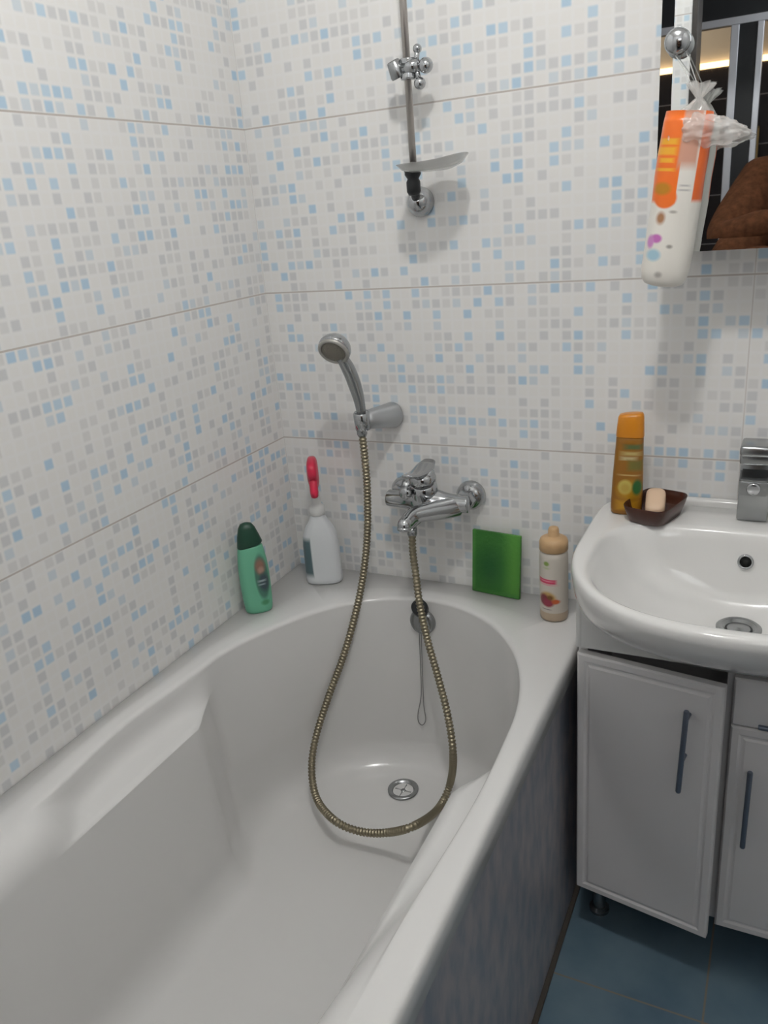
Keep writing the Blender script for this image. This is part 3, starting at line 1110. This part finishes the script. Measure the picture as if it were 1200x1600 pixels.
# ------------------------------------------------------------------ bath mixer
def bath_mixer():
    z = 0.826
    t = thing('bath_mixer', 'chrome bath mixer with swept spout and lever on the back wall', 'mixer tap', (0.369, 0, z))
    for x in (-0.074, 0.074):
        bm = lathe(bmesh.new(), [(0.030, 0), (0.0305, 0.005), (0.029, 0.013), (0.023, 0.022), (0.018, 0.026), (0.017, 0.030)], (x, -0.001, 0), (0, -1, 0), 36)
        fl = link('wall_flange', bm, M['chrome'], t)
        bm = lathe(bmesh.new(), [(0.018, 0.026), (0.020, 0.028), (0.020, 0.046), (0.0185, 0.049)], (x, 0, 0), (0, -1, 0), 6)
        link('union_nut', bm, M['chrome'], fl, smooth=False)
    b = bmesh.new()
    # body: bar between the two inlets, bulging in the middle
    path = cat([(-0.090, -0.058, 0.000), (-0.074, -0.060, 0.0), (-0.035, -0.064, 0.002), (0, -0.068, 0.004), (0.035, -0.064, 0.002), (0.074, -0.060, 0), (0.090, -0.058, 0.0)], 8)
    R = [0.0175 + 0.0115 * math.exp(-((p.x) / 0.035) ** 2) for p in path]
    R[0] = R[-1] = 0.010
    R[1] = R[-2] = 0.015
    tube(b, path, R, 24)
    # cartridge tower
    lathe(b, [(0.028, 0.0), (0.0275, 0.018), (0.0265, 0.032), (0.022, 0.036), (0.0, 0.037)], (0, -0.068, 0.010), (0, -0.25, 1), 32, False, True)
    # outlet under the body for the hose
    p = px(644, 826, 'y', -0.068) - Vector((0.369, 0, z))
    tube(b, [(0.004, -0.068, -0.015), (p.x, -0.068, min(p.z + 0.012, -0.026)), (p.x, p.y, p.z - 0.001)], [0.012, 0.011, 0.010], 18)
    link('body', b, M['chrome'], t)
    # spout: broad where it leaves the body, narrowing and turning down
    e = px(632, 826, 'y', -0.172) - Vector((0.369, 0, z))
    sp_ = cat([(0.062, -0.058, -0.006), (0.045, -0.082, -0.005), (0.022, -0.112, -0.002), (e.x + 0.006, -0.140, -0.001), (e.x + 0.001, -0.162, -0.007), (e.x, -0.171, e.z + 0.008), (e.x, -0.172, e.z)], 8)
    R = [0.0215 - 0.008 * sm(0, 0.8, i / (len(sp_) - 1)) for i in range(len(sp_))]
    bm = tube(bmesh.new(), sp_, R, 24)
    lathe(bm, [(0.0135, 0), (0.0140, 0.006), (0.011, 0.008), (0.0, 0.0075)], (e.x, -0.172, e.z + 0.004), (0, -0.1, -1), 24)
    link('spout', bm, M['chrome'], t)
    q = px(636, 769, 'y', -0.098) - Vector((0.369, 0, z))
    bm = lathe(bmesh.new(), [(0.0085, -0.022), (0.0085, 0), (0.0125, 0.002), (0.0130, 0.010), (0.009, 0.014), (0.0, 0.015)], q, (0, -1, 0.1), 24)
    link('diverter_knob', bm, M['chrome'], t)
    # lever handle: cap on the tower and a flat blade reaching forward and up
    b = bmesh.new()
    lathe(b, [(0.0275, 0), (0.0280, 0.006), (0.026, 0.016), (0.018, 0.022), (0.0, 0.024)], (0, -0.078, 0.050), (0, -0.25, 1), 32)
    rings = []
    for y, zz, wdt, th in ((-0.040, 0.078, 0.014, 0.006), (-0.060, 0.074, 0.020, 0.007), (-0.090, 0.071, 0.019, 0.006), (-0.120, 0.074, 0.016, 0.005), (-0.145, 0.080, 0.013, 0.004),
                           (-0.153, 0.083, 0.007, 0.003)):
        rings.append([Vector((p.x, y, zz + p.y)) for p in sup(wdt, th, 2.4, 0, 0, 0, 24)])
    loft(b, rings)
    bmesh.ops.recalc_face_normals(b, faces=b.faces)
    link('lever', b, M['chrome'], t)


bath_mixer()


# ------------------------------------------------------------------ bottles and packs
def bottle_rings(prof, e=2.4, n=48, dx=0.0):
    """prof: (z, half width, half depth)"""
    return [sup(a, b, e, dx, 0, z, n) for z, a, b in prof]


# mint green shower gel on the left rim
t = thing('shampoo_bottle', 'mint green bottle with dark green slanted cap on the bathtub rim', 'bottle', (0.043, -0.236, ZT + 0.0005), (0, 0, math.radians(40)))
bm = loft(bmesh.new(), bottle_rings([(0, 0.024, 0.015), (0.002, 0.027, 0.017), (0.008, 0.029, 0.0185), (0.03, 0.0305, 0.0195), (0.06, 0.0315, 0.020), (0.09, 0.0315, 0.020), (0.115, 0.030, 0.0195),
                                   (0.135, 0.0275, 0.0185), (0.147, 0.0255, 0.0178), (0.150, 0.0235, 0.0165)]))
ma = mat('mint_plastic', (0.15, 0.45, 0.29, 1), 0.35)
spots(ma, [('e', 0.014, 0.082, 0.014, 0.050, (0.07, 0.19, 0.14, 1), 0.12), ('e', 0.013, 0.106, 0.010, 0.017, (0.27, 0.15, 0.11, 1), 0.35), ('e', 0.014, 0.098, 0.006, 0.007, (0.42, 0.27, 0.21, 1), 0.4),
           ('e', 0.017, 0.070, 0.010, 0.020, (0.055, 0.085, 0.10, 1), 0.3), ('r', 0.013, 0.074, 0.007, 0.002, (0.36, 0.44, 0.46, 1), 0.6), ('r', 0.012, 0.066, 0.006, 0.0015, (0.3, 0.38, 0.40, 1), 0.6),
           ('e', 0.014, 0.024, 0.008, 0.006, (0.07, 0.27, 0.13, 1), 0.4)])
link('bottle_body', bm, ma, t)
b = loft(bmesh.new(), bottle_rings([(0.1505, 0.0255, 0.0178), (0.152, 0.0262, 0.0183), (0.170, 0.0225, 0.0165), (0.188, 0.0170, 0.0140), (0.196, 0.0120, 0.0100), (0.199, 0.005, 0.004)]))
for v in b.verts:
    v.co.z += 0.18 * v.co.x * sm(0.160, 0.1505, v.co.z)
    v.co.x -= 0.002 * sm(0.15, 0.2, v.co.z)
link('cap', b, mat('dark_green_cap', (0.012, 0.055, 0.033, 1), 0.4), t)

# white trigger spray with a red head
t = thing('spray_bottle', 'white spray bottle with red trigger head in the bathtub corner', 'spray bottle', (0.108, -0.068, ZT + 0.0005), (0, 0, math.radians(22)))
bm = loft(bmesh.new(), bottle_rings([(0, 0.036, 0.022), (0.003, 0.040, 0.025), (0.012, 0.041, 0.026), (0.05, 0.0405, 0.0255), (0.09, 0.0398, 0.0250), (0.112, 0.0375, 0.0240), (0.130, 0.0310, 0.0215), (0.146, 0.0205, 0.0175),
                                   (0.158, 0.0155, 0.0150), (0.166, 0.0150, 0.0148)], 2.8))
ma = mat('white_bottle_plastic', (0.70, 0.72, 0.74, 1), 0.3)
spots(ma, [('R', -0.030, 0.066, 0.0105, 0.043, (0.11, 0.17, 0.19, 1), 0.15)])
link('bottle_body', bm, ma, t)
bm = lathe(bmesh.new(), [(0.0165, 0.160), (0.0172, 0.162), (0.0172, 0.178), (0.013, 0.181), (0.0105, 0.187), (0.0095, 0.216), (0.0095, 0.218)], n=30)
link('collar', bm, mat('milky_plastic', (0.66, 0.66, 0.65, 1), 0.35), t)
b = bmesh.new()
RZ = Matrix.Rotation(math.radians(60), 4, 'Z')
rings = []
for y, z0, z1, wdt in ((0.030, 0.248, 0.276, 0.008), (0.024, 0.236, 0.286, 0.0115), (0.0, 0.217, 0.290, 0.0125), (-0.022, 0.232, 0.288, 0.012), (-0.034, 0.250, 0.282, 0.0095), (-0.040, 0.256, 0.276, 0.007)):
    rings.append([Vector((p.x, y, (z0 + z1) / 2 + p.y)) for p in sup(wdt, (z1 - z0) / 2, 3, 0, 0, 0, 28)])
loft(b, rings)
bmesh.ops.recalc_face_normals(b, faces=b.faces)
red = mat('red_plastic', (0.60, 0.022, 0.065, 1), 0.32)
b.transform(Matrix.Rotation(math.radians(8), 4, 'Z'))
link('spray_head', b, red, t)
bm = tube(bmesh.new(), cat([(0, -0.022, 0.250), (0, -0.030, 0.236), (0, -0.034, 0.222), (0, -0.030, 0.212)], 6), [0.009] * 14 + [0.0085] * 4 + [0.006], 12)
bm.transform(Matrix.Rotation(math.radians(8), 4, 'Z'))
link('trigger', bm, red, t)

# thin green square leaning on the wall
bl, br_ = Vector((0.443, -0.020, ZT)), Vector((0.550, -0.034, ZT))
ang = math.atan2(br_.y - bl.y, br_.x - bl.x)
wd = (br_ - bl).length
t = tag(link('cleaning_pad', B(0, wd, -0.004, 0.004, 0, 0.136, 0.0015, 2), mat('green_pad_plastic', (0.030, 0.155, 0.022, 1), 0.4, bump=(120, 0.5)), None, angle=40),
        'flat dark green square pad standing on the bathtub rim against the back wall', 'pad')
ma = t.data.materials[0]
spots(ma, [('R', 0.004, 0.07, 0.004, 0.2, (0.06, 0.24, 0.04, 1), 0.6), ('R', wd - 0.012, 0.07, 0.016, 0.2, (0.075, 0.26, 0.035, 1), 0.9), ('R', 0.05, 0.003, 0.2, 0.005, (0.05, 0.2, 0.035, 1), 0.7),
           ('e', 0.04, 0.06, 0.026, 0.035, (0.010, 0.095, 0.018, 1), 0.7)])
t.location = bl + Vector((0, 0, 0.0008))
t.rotation_euler = (-math.radians(5.5), 0, ang)

# cream bottle with beige cap
t = thing('lotion_bottle', 'cream bottle with beige cap and fruit picture on the bathtub rim beside the washbasin', 'bottle', (0.634, -0.084, ZT + 0.0005), (0, 0, math.radians(-8)))
bm = lathe(bmesh.new(), [(0.022, 0), (0.0255, 0.002), (0.027, 0.008), (0.0272, 0.05), (0.0272, 0.118), (0.0268, 0.132), (0.0258, 0.140), (0.0235, 0.143)], n=44)
ma = mat('cream_plastic', (0.60, 0.555, 0.49, 1), 0.4)
spots(ma, [('R', 0, 0.006, 0.2, 0.014, (0.50, 0.39, 0.28, 1), 0.05),
           ('e', -0.004, 0.123, 0.0055, 0.0045, (0.25, 0.36, 0.09, 1), 0.3), ('e', -0.004, 0.114, 0.006, 0.002, (0.45, 0.50, 0.30, 1), 0.6),
           ('r', -0.004, 0.0865, 0.018, 0.0046, (0.58, 0.05, 0.12, 1), 0.15), ('r', -0.004, 0.0872, 0.013, 0.0011, (0.72, 0.26, 0.32, 1), 0.6), ('r', -0.004, 0.0795, 0.016, 0.0012, (0.68, 0.33, 0.35, 1), 0.6),
           ('e', -0.002, 0.050, 0.016, 0.015, (0.52, 0.34, 0.12, 1), 0.2), ('e', -0.009, 0.047, 0.011, 0.012, (0.20, 0.035, 0.045, 1), 0.25), ('e', -0.001, 0.042, 0.011, 0.009, (0.27, 0.03, 0.06, 1), 0.25),
           ('e', 0.003, 0.053, 0.006, 0.005, (0.17, 0.07, 0.015, 1), 0.4), ('e', 0.013, 0.045, 0.007, 0.005, (0.50, 0.10, 0.03, 1), 0.3), ('r', -0.004, 0.0275, 0.008, 0.0009, (0.25, 0.22, 0.22, 1), 0.5)])
link('bottle_body', bm, ma, t)
bm = lathe(bmesh.new(), [(0.0250, 0.1432), (0.0270, 0.145), (0.0270, 0.160), (0.0250, 0.166), (0.018, 0.170), (0.0115, 0.171), (0.0105, 0.172), (0.0100, 0.184), (0.0085, 0.188), (0.004, 0.190), (0.0, 0.190)], n=40)
link('cap', bm, mat('beige_cap', (0.55, 0.36, 0.19, 1), 0.4), t)

# golden shampoo on the washbasin
ZS = 0.8455
t = thing('shampoo_bottle', 'golden amber shampoo bottle with orange cap on the washbasin edge', 'bottle', (0.764, -0.078, ZS), (0, math.radians(1.5), math.radians(6)))
bm = loft(bmesh.new(), bottle_rings([(0, 0.0240, 0.0150), (0.002, 0.0262, 0.0165), (0.010, 0.0268, 0.0170), (0.06, 0.0262, 0.0165), (0.10, 0.0245, 0.0158), (0.13, 0.0232, 0.0152), (0.1385, 0.0228, 0.0150), (0.140, 0.0215, 0.014)], 2.8))
ma = mat('amber_plastic', (0.27, 0.115, 0.012, 1), 0.28)
spots(ma, [('r', 0.0075, 0.125, 0.014, 0.004, (0.09, 0.13, 0.05, 1), 0.5), ('r', 0.004, 0.113, 0.014, 0.003, (0.46, 0.36, 0.14, 1), 0.6), ('r', 0.000, 0.104, 0.012, 0.003, (0.50, 0.42, 0.24, 1), 0.5),
           ('r', 0.012, 0.092, 0.012, 0.009, (0.16, 0.14, 0.03, 1), 0.4), ('r', 0.002, 0.074, 0.015, 0.0012, (0.50, 0.36, 0.15, 1), 0.5),
           ('e', 0.004, 0.046, 0.020, 0.018, (0.42, 0.22, 0.012, 1), 0.3), ('e', -0.003, 0.052, 0.0115, 0.013, (0.52, 0.42, 0.10, 1), 0.2), ('e', -0.003, 0.050, 0.008, 0.009, (0.45, 0.32, 0.06, 1), 0.4),
           ('e', 0.017, 0.052, 0.008, 0.014, (0.03, 0.13, 0.035, 1), 0.25), ('r', 0.002, 0.018, 0.017, 0.008, (0.50, 0.26, 0.015, 1), 0.4)])
link('bottle_body', bm, ma, t)
bm = loft(bmesh.new(), bottle_rings([(0.1402, 0.0230, 0.0152), (0.142, 0.0236, 0.0156), (0.160, 0.0225, 0.0150), (0.176, 0.0212, 0.0142), (0.180, 0.019, 0.0125), (0.1815, 0.012, 0.008)], 3.0))
for v in bm.verts:
    v.co.z += 0.10 * v.co.x * sm(0.16, 0.18, v.co.z)
link('cap', bm, mat('orange_cap', (0.60, 0.22, 0.015, 1), 0.28), t)

# soap dish and soap
t = thing('soap_dish', 'dark brown translucent soap dish on the washbasin deck', 'soap dish', (0.8155, -0.088, ZS), (0, 0, math.radians(-17)))
rings = []
for k, z, e in ((0.80, 0.0, 4), (0.84, 0.001, 4), (0.95, 0.020, 5), (1.0, 0.0300, 5), (0.99, 0.0312, 5), (0.965, 0.0300, 5), (0.91, 0.018, 5), (0.80, 0.006, 4), (0.3, 0.005, 4)):
    rings.append(sup(0.040 * k, 0.057 * k, e, 0, 0, z, 56))
bm = loft(bmesh.new(), rings)
link('dish', bm, mat('brown_plastic', (0.060, 0.017, 0.009, 1), 0.22, alpha=0.95), t)
t2 = thing('soap_bar', 'small pale peach bar of soap lying in the brown dish', 'soap', (0.814, -0.078, ZS + 0.0145), (math.radians(24), 0, math.radians(6)))
rings = []
for k, z in ((0.80, 0.0), (0.92, 0.003), (1.0, 0.009), (0.98, 0.016), (0.86, 0.020), (0.5, 0.0215)):
    rg = sup(0.0185 * k, 0.030 * k, 3.2, 0, 0, z, 40)
    for p in rg:
        p.x *= 0.90 + 0.12 * (p.y / 0.03) ** 2
    rings.append(rg)
b = loft(bmesh.new(), rings)
link('bar', b, mat('peach_soap', (0.72, 0.52, 0.36, 1), 0.45), t2)

# ------------------------------------------------------------------ ceiling lamp (its light is set at the top)
t = thing('ceiling_lamp', 'round white ceiling lamp above the bathroom floor', 'lamp', (LAMP.x, LAMP.y, CZ))
bm = lathe(bmesh.new(), [(0.0, 0.0), (0.03, 0.0), (0.03, 0.010), (0.016, 0.014), (0.016, CZ - LAMP.z - LAMP_R + 0.004)], (0, 0, -0.0005), (0, 0, -1), 40, False, True)
link('lamp_holder', bm, M['chrome'], t)
bm = lathe(bmesh.new(), [(LAMP_R * math.sin(PI * k / 20), -LAMP_R * math.cos(PI * k / 20)) for k in range(21)], (0, 0, LAMP.z - CZ), (0, 0, 1), 32)
link('bulb', bm, mat('glowing_bulb', (1, 1, 1, 1), 0.5, emit=LAMP_C, es=LAMP_W / (PI * 4 * PI * LAMP_R ** 2)), t)

# ------------------------------------------------------------------ the hall things
t = thing('sliding_partition', 'glass sliding partition with pale aluminium frame reflected in the mirror', 'partition', (1.0, -2.60, 0))
al = mat('pale_aluminium', (0.72, 0.74, 0.80, 1), 0.35, 0.6, emit=None)
YP = -2.60
def bxp(name, x0, x1, z0, z1, ma, dy=0.0):
    return link(name, B(x0 - 1.0, x1 - 1.0, -0.02 + dy, 0.02 + dy, z0, z1, 0.002), ma, t, smooth=False)
bxp('rail', 0.30, 1.60, 1.945, 1.972, al)
bxp('header_panel', 0.30, 1.60, 1.972, CZ - 0.002, M['black'], -0.005)
bxp('rail', 0.30, 1.60, 0.0, 0.04, al)
bxp('stile', 0.700, 0.730, 0.04, 1.945, al)
bxp('stile', 0.795, 0.818, 0.04, 1.945, al)
bxp('stile', 0.30, 0.335, 0.04, 1.945, al)
bxp('infill_strip', 0.730, 0.795, 0.04, 1.945, M['black'], -0.005)

for i, (x, z, w_, h_, cin, lab) in enumerate(((0.44, 1.45, 0.16, 0.14, (0.40, 0.22, 0.10, 1), 'small gold framed brown picture on the dark hall wall'),
                                            (0.47, 1.24, 0.14, 0.20, (0.75, 0.14, 0.03, 1), 'orange framed picture on the dark hall wall'),
                                            (0.72, 1.52, 0.14, 0.20, (0.32, 0.20, 0.13, 1), 'tall brown framed picture on the dark hall wall'))):
    t = thing('framed_picture', lab, 'picture', (x, HY, z), group=None)
    b = bmesh.new()
    for a in ((-w_ / 2, w_ / 2, -h_ / 2, -h_ / 2 + 0.012), (-w_ / 2, w_ / 2, h_ / 2 - 0.012, h_ / 2), (-w_ / 2, -w_ / 2 + 0.012, -h_ / 2, h_ / 2), (w_ / 2 - 0.012, w_ / 2, -h_ / 2, h_ / 2)):
        box(b, a[0], a[1], 0.0005, 0.022, a[2], a[3], 0.002)
    link('frame', b, mat('gold_frame', (0.45, 0.32, 0.14, 1), 0.4, 0.5), t, smooth=False)
    link('canvas', B(-w_ / 2 + 0.01, w_ / 2 - 0.01, 0.001, 0.012, -h_ / 2 + 0.01, h_ / 2 - 0.01), mat('picture_paint', cin, 0.5, bump=(30, 0.3)), t, smooth=False)

tag(link('cornice_glow', B(-0.9, 2.3, HY + 0.0005, HY + 0.025, 1.900, 1.925, 0.004), mat('warm_cornice_glow', (1, 0.8, 0.5, 1), 0.5, emit=(1.0, 0.68, 0.34, 1), es=3.0), smooth=False),  # glow added in place of the bright band of lit hall ceiling
    'added warm glowing strip for the lit cornice along the top of the dark hall wall', 'light')


# ------------------------------------------------------------------ the person holding the phone, seen in the mirror
def skin_mesh(name, chains, ma, parent=None, root=0, sub=2):
    """chains: lists of (point, radius); equal points are shared"""
    bm = bmesh.new()
    lay = bm.verts.layers.skin.verify()
    idx = {}
    def vert(p, r):
        k = tuple(round(c, 4) for c in p)
        if k not in idx:
            v = bm.verts.new(p)
            rr = r if isinstance(r, tuple) else (r, r)
            v[lay].radius = rr
            idx[k] = v
            if len(idx) == 1:
                v[lay].use_root = True
        return idx[k]
    for c in chains:
        vs = [vert(p, r) for p, r in c]
        for a, b in zip(vs, vs[1:]):
            if not bm.edges.get((a, b)):
                bm.edges.new((a, b))
    me = bpy.data.meshes.new(name)
    bm.to_mesh(me)
    bm.free()
    me.materials.append(ma)
    o = bpy.data.objects.new(name, me)
    C.objects.link(o)
    if parent:
        o.parent = parent
    md = o.modifiers.new('skin', 'SKIN')
    md.use_smooth_shade = True
    sb = o.modifiers.new('sub', 'SUBSURF')
    sb.levels = sub
    sb.render_levels = sub
    return o


def person():
    PX, PY = 1.03, -1.86
    t = thing('person', 'person in a brown fleece jacket holding up a phone, reflected in the mirror', 'person', (PX, PY, 0))
    o = Vector((PX, PY, 0))
    P = lambda x, y, z: (x - PX, y - PY, z)
    sk = mat('skin_tone', (0.50, 0.30, 0.21, 1), 0.5)
    el_l, el_r = P(0.785, -1.60, 1.20), P(1.27, -1.62, 1.18)
    wr_l, wr_r = P(0.948, -1.535, 1.270), P(1.085, -1.535, 1.270)
    sh_l, sh_r = P(0.875, -1.83, 1.37), P(1.195, -1.83, 1.37)
    pelvis = P(PX, -1.86, 0.92)
    ch = [[(pelvis, (0.13, 0.10)), (P(PX, -1.86, 1.08), (0.115, 0.09)), (P(PX, -1.865, 1.25), (0.13, 0.10)), (P(PX, -1.865, 1.37), (0.10, 0.08)), (P(PX, -1.86, 1.44), 0.050),
           (P(PX, -1.85, 1.50), 0.052), (P(PX, -1.835, 1.555), (0.072, 0.088)), (P(PX, -1.835, 1.625), (0.075, 0.092)), (P(PX, -1.84, 1.675), (0.05, 0.06))]]
    for sd, sh, el, wr in ((-1, sh_l, el_l, wr_l), (1, sh_r, el_r, wr_r)):
        e2 = Vector(el).lerp(Vector(sh), 0.5)
        w2 = Vector(el).lerp(Vector(wr), 0.5)
        ch.append([(P(PX, -1.865, 1.37), (0.10, 0.08)), (sh, 0.055), (tuple(e2), 0.046), (el, 0.039), (tuple(w2), 0.035), (wr, 0.026)])
        wv = Vector(wr)
        palm = wv + Vector((-sd * 0.020, 0.018, 0.045))
        ch.append([(wr, 0.026), (tuple(palm), (0.030, 0.016))])
        for k in range(4):
            a = palm + Vector((-sd * (0.004), 0.012, 0.024 - 0.017 * k))
            ln = (0.036, 0.042, 0.040, 0.030)[k]
            b = a + Vector((-sd * ln * 0.75, 0.012, 0.010 - 0.003 * k))
            c = b + Vector((-sd * ln * 0.55, -0.010, 0.004))
            ch.append([(tuple(palm), (0.030, 0.016)), (tuple(a), 0.0095), (tuple(b), 0.0085), (tuple(c), 0.0072)])
        th = palm + Vector((-sd * 0.016, -0.014, 0.010))
        ch.append([(tuple(palm), (0.030, 0.016)), (tuple(th), 0.011), (tuple(th + Vector((-sd * 0.024, -0.004, 0.022))), 0.009)])
        hip = P(PX + sd * 0.09, -1.86, 0.86)
        kn = P(PX + sd * 0.095, -1.845, 0.48)
        an = P(PX + sd * 0.10, -1.875, 0.09)
        ch.append([(pelvis, (0.13, 0.10)), (hip, 0.085), (kn, 0.056), (P(PX + sd * 0.098, -1.885, 0.33), 0.055), (an, 0.038), (P(PX + sd * 0.105, -1.79, 0.035), (0.040, 0.028)), (P(PX + sd * 0.108, -1.735, 0.028), (0.036, 0.022))])
    body = skin_mesh('body', ch, sk, t)
    fl = mat('brown_fleece', (0.085, 0.033, 0.014, 1), 0.95, spec=0.1, bump=(90, 1.0))
    nt = fl.node_tree
    no = N(nt, 'ShaderNodeTexNoise')
    no.inputs['Scale'].default_value = 55
    no.inputs['Detail'].default_value = 4
    nt.links.new(nt.nodes['Texture Coordinate'].outputs['Object'], no.inputs['Vector'])
    nt.links.new(mixc(nt, no.outputs['Fac'], (0.022, 0.009, 0.005, 1), (0.15, 0.060, 0.028, 1)), nt.nodes['Principled BSDF'].inputs['Base Color'])
    ch = [[(P(PX, -1.86, 0.86), (0.175, 0.140)), (P(PX, -1.86, 1.08), (0.160, 0.130)), (P(PX, -1.865, 1.25), (0.165, 0.130)), (P(PX, -1.865, 1.37), (0.13, 0.105)), (P(PX, -1.86, 1.425), (0.075, 0.075)), (P(PX, -1.857, 1.455), (0.072, 0.075))]]
    for sd, sh, el, wr in ((-1, sh_l, el_l, wr_l), (1, sh_r, el_r, wr_r)):
        S_, E_, W_ = Vector(sh), Vector(el), Vector(wr)
        ch.append([(P(PX, -1.865, 1.37), (0.13, 0.105)), (tuple(S_), 0.088), (tuple(S_.lerp(E_, 0.5)), 0.080), (tuple(E_), 0.066), (tuple(E_.lerp(W_, 0.5)), 0.058), (tuple(E_.lerp(W_, 1.0)), 0.044)])
    skin_mesh('jacket', ch, fl, t)
    tr_ = mat('dark_trousers', (0.02, 0.022, 0.03, 1), 0.8)
    ch = []
    for sd in (-1, 1):
        ch.append([(P(PX, -1.86, 0.91), (0.150, 0.125)), (P(PX + sd * 0.09, -1.86, 0.82), 0.105), (P(PX + sd * 0.095, -1.848, 0.48), 0.078), (P(PX + sd * 0.10, -1.88, 0.12), 0.066)])
    skin_mesh('trousers', ch, tr_, t)
    hr = mat('dark_hair', (0.03, 0.02, 0.015, 1), 0.6, bump=(200, 1.0))
    bm = bmesh.new()
    bmesh.ops.create_icosphere(bm, subdivisions=4, radius=1)
    for v in list(bm.verts):
        c = v.co.copy()
        v.co = Vector((c.x * 0.087, c.y * 0.105 - 0.006, 1.615 + c.z * 0.098)) + Vector((0, 0.015, 0))
    bmesh.ops.delete(bm, geom=[v for v in bm.verts if v.co.y > 0.045 and v.co.z < 1.655 or v.co.z < 1.53], context='VERTS')
    hobj = link('hair', bm, hr, t)
    # face
    bm = tube(bmesh.new(), [(0, 0.108, 1.612), (0, 0.122, 1.592), (0, 0.127, 1.578), (0, 0.108, 1.572)], [0.006, 0.009, 0.011, 0.007], 10)
    link('nose', bm, sk, body)
    for sd in (-1, 1):
        bm = lathe(bmesh.new(), [(0.006, 0), (0.014, 0.004), (0.017, 0.010), (0.012, 0.014), (0.0, 0.012)], (sd * 0.070, 0.02, 1.595), (sd, 0, 0.1), 14)
        link('ear', bm, sk, body)
    for sd in (-1, 1):
        bm = lathe(bmesh.new(), [(0.011 * math.sin(PI * k / 8), -0.011 * math.cos(PI * k / 8)) for k in range(9)], (sd * 0.031, 0.100, 1.612), (0, 1, 0), 14)
        link('eye', bm, mat('eye_white', (0.7, 0.68, 0.65, 1), 0.2), body)
    bm = tube(bmesh.new(), [(-0.022, 0.108, 1.543), (0, 0.117, 1.542), (0.022, 0.108, 1.543)], [0.003, 0.006, 0.003], 10)
    link('mouth', bm, mat('lips', (0.42, 0.16, 0.13, 1), 0.4), body)
    # the phone in the hands, its lens at the viewpoint
    ph = thing('phone', 'black phone held up in both hands by the person in the doorway', 'phone', CAM - fwd * 0.016)
    mm = Matrix((rt, up, -fwd)).transposed().to_4x4()
    mm.translation = CAM - fwd * 0.018
    ph.matrix_world = mm
    bm = B(-0.058, 0.014, -0.130, 0.016, 0.0, 0.008, 0.0035, 3)
    link('case', bm, M['black'], ph, angle=40)
    bm = lathe(bmesh.new(), [(0.0055, 0), (0.005, -0.0008), (0.0, -0.0008)], (0, 0, 0.0), n=20)
    link('lens', bm, M['dark_in'], ph)
    bm = B(-0.055, 0.011, -0.120, 0.008, 0.0078, 0.0083)
    link('screen', bm, mat('phone_screen', (0.02, 0.02, 0.025, 1), 0.1), ph, smooth=False)


person()
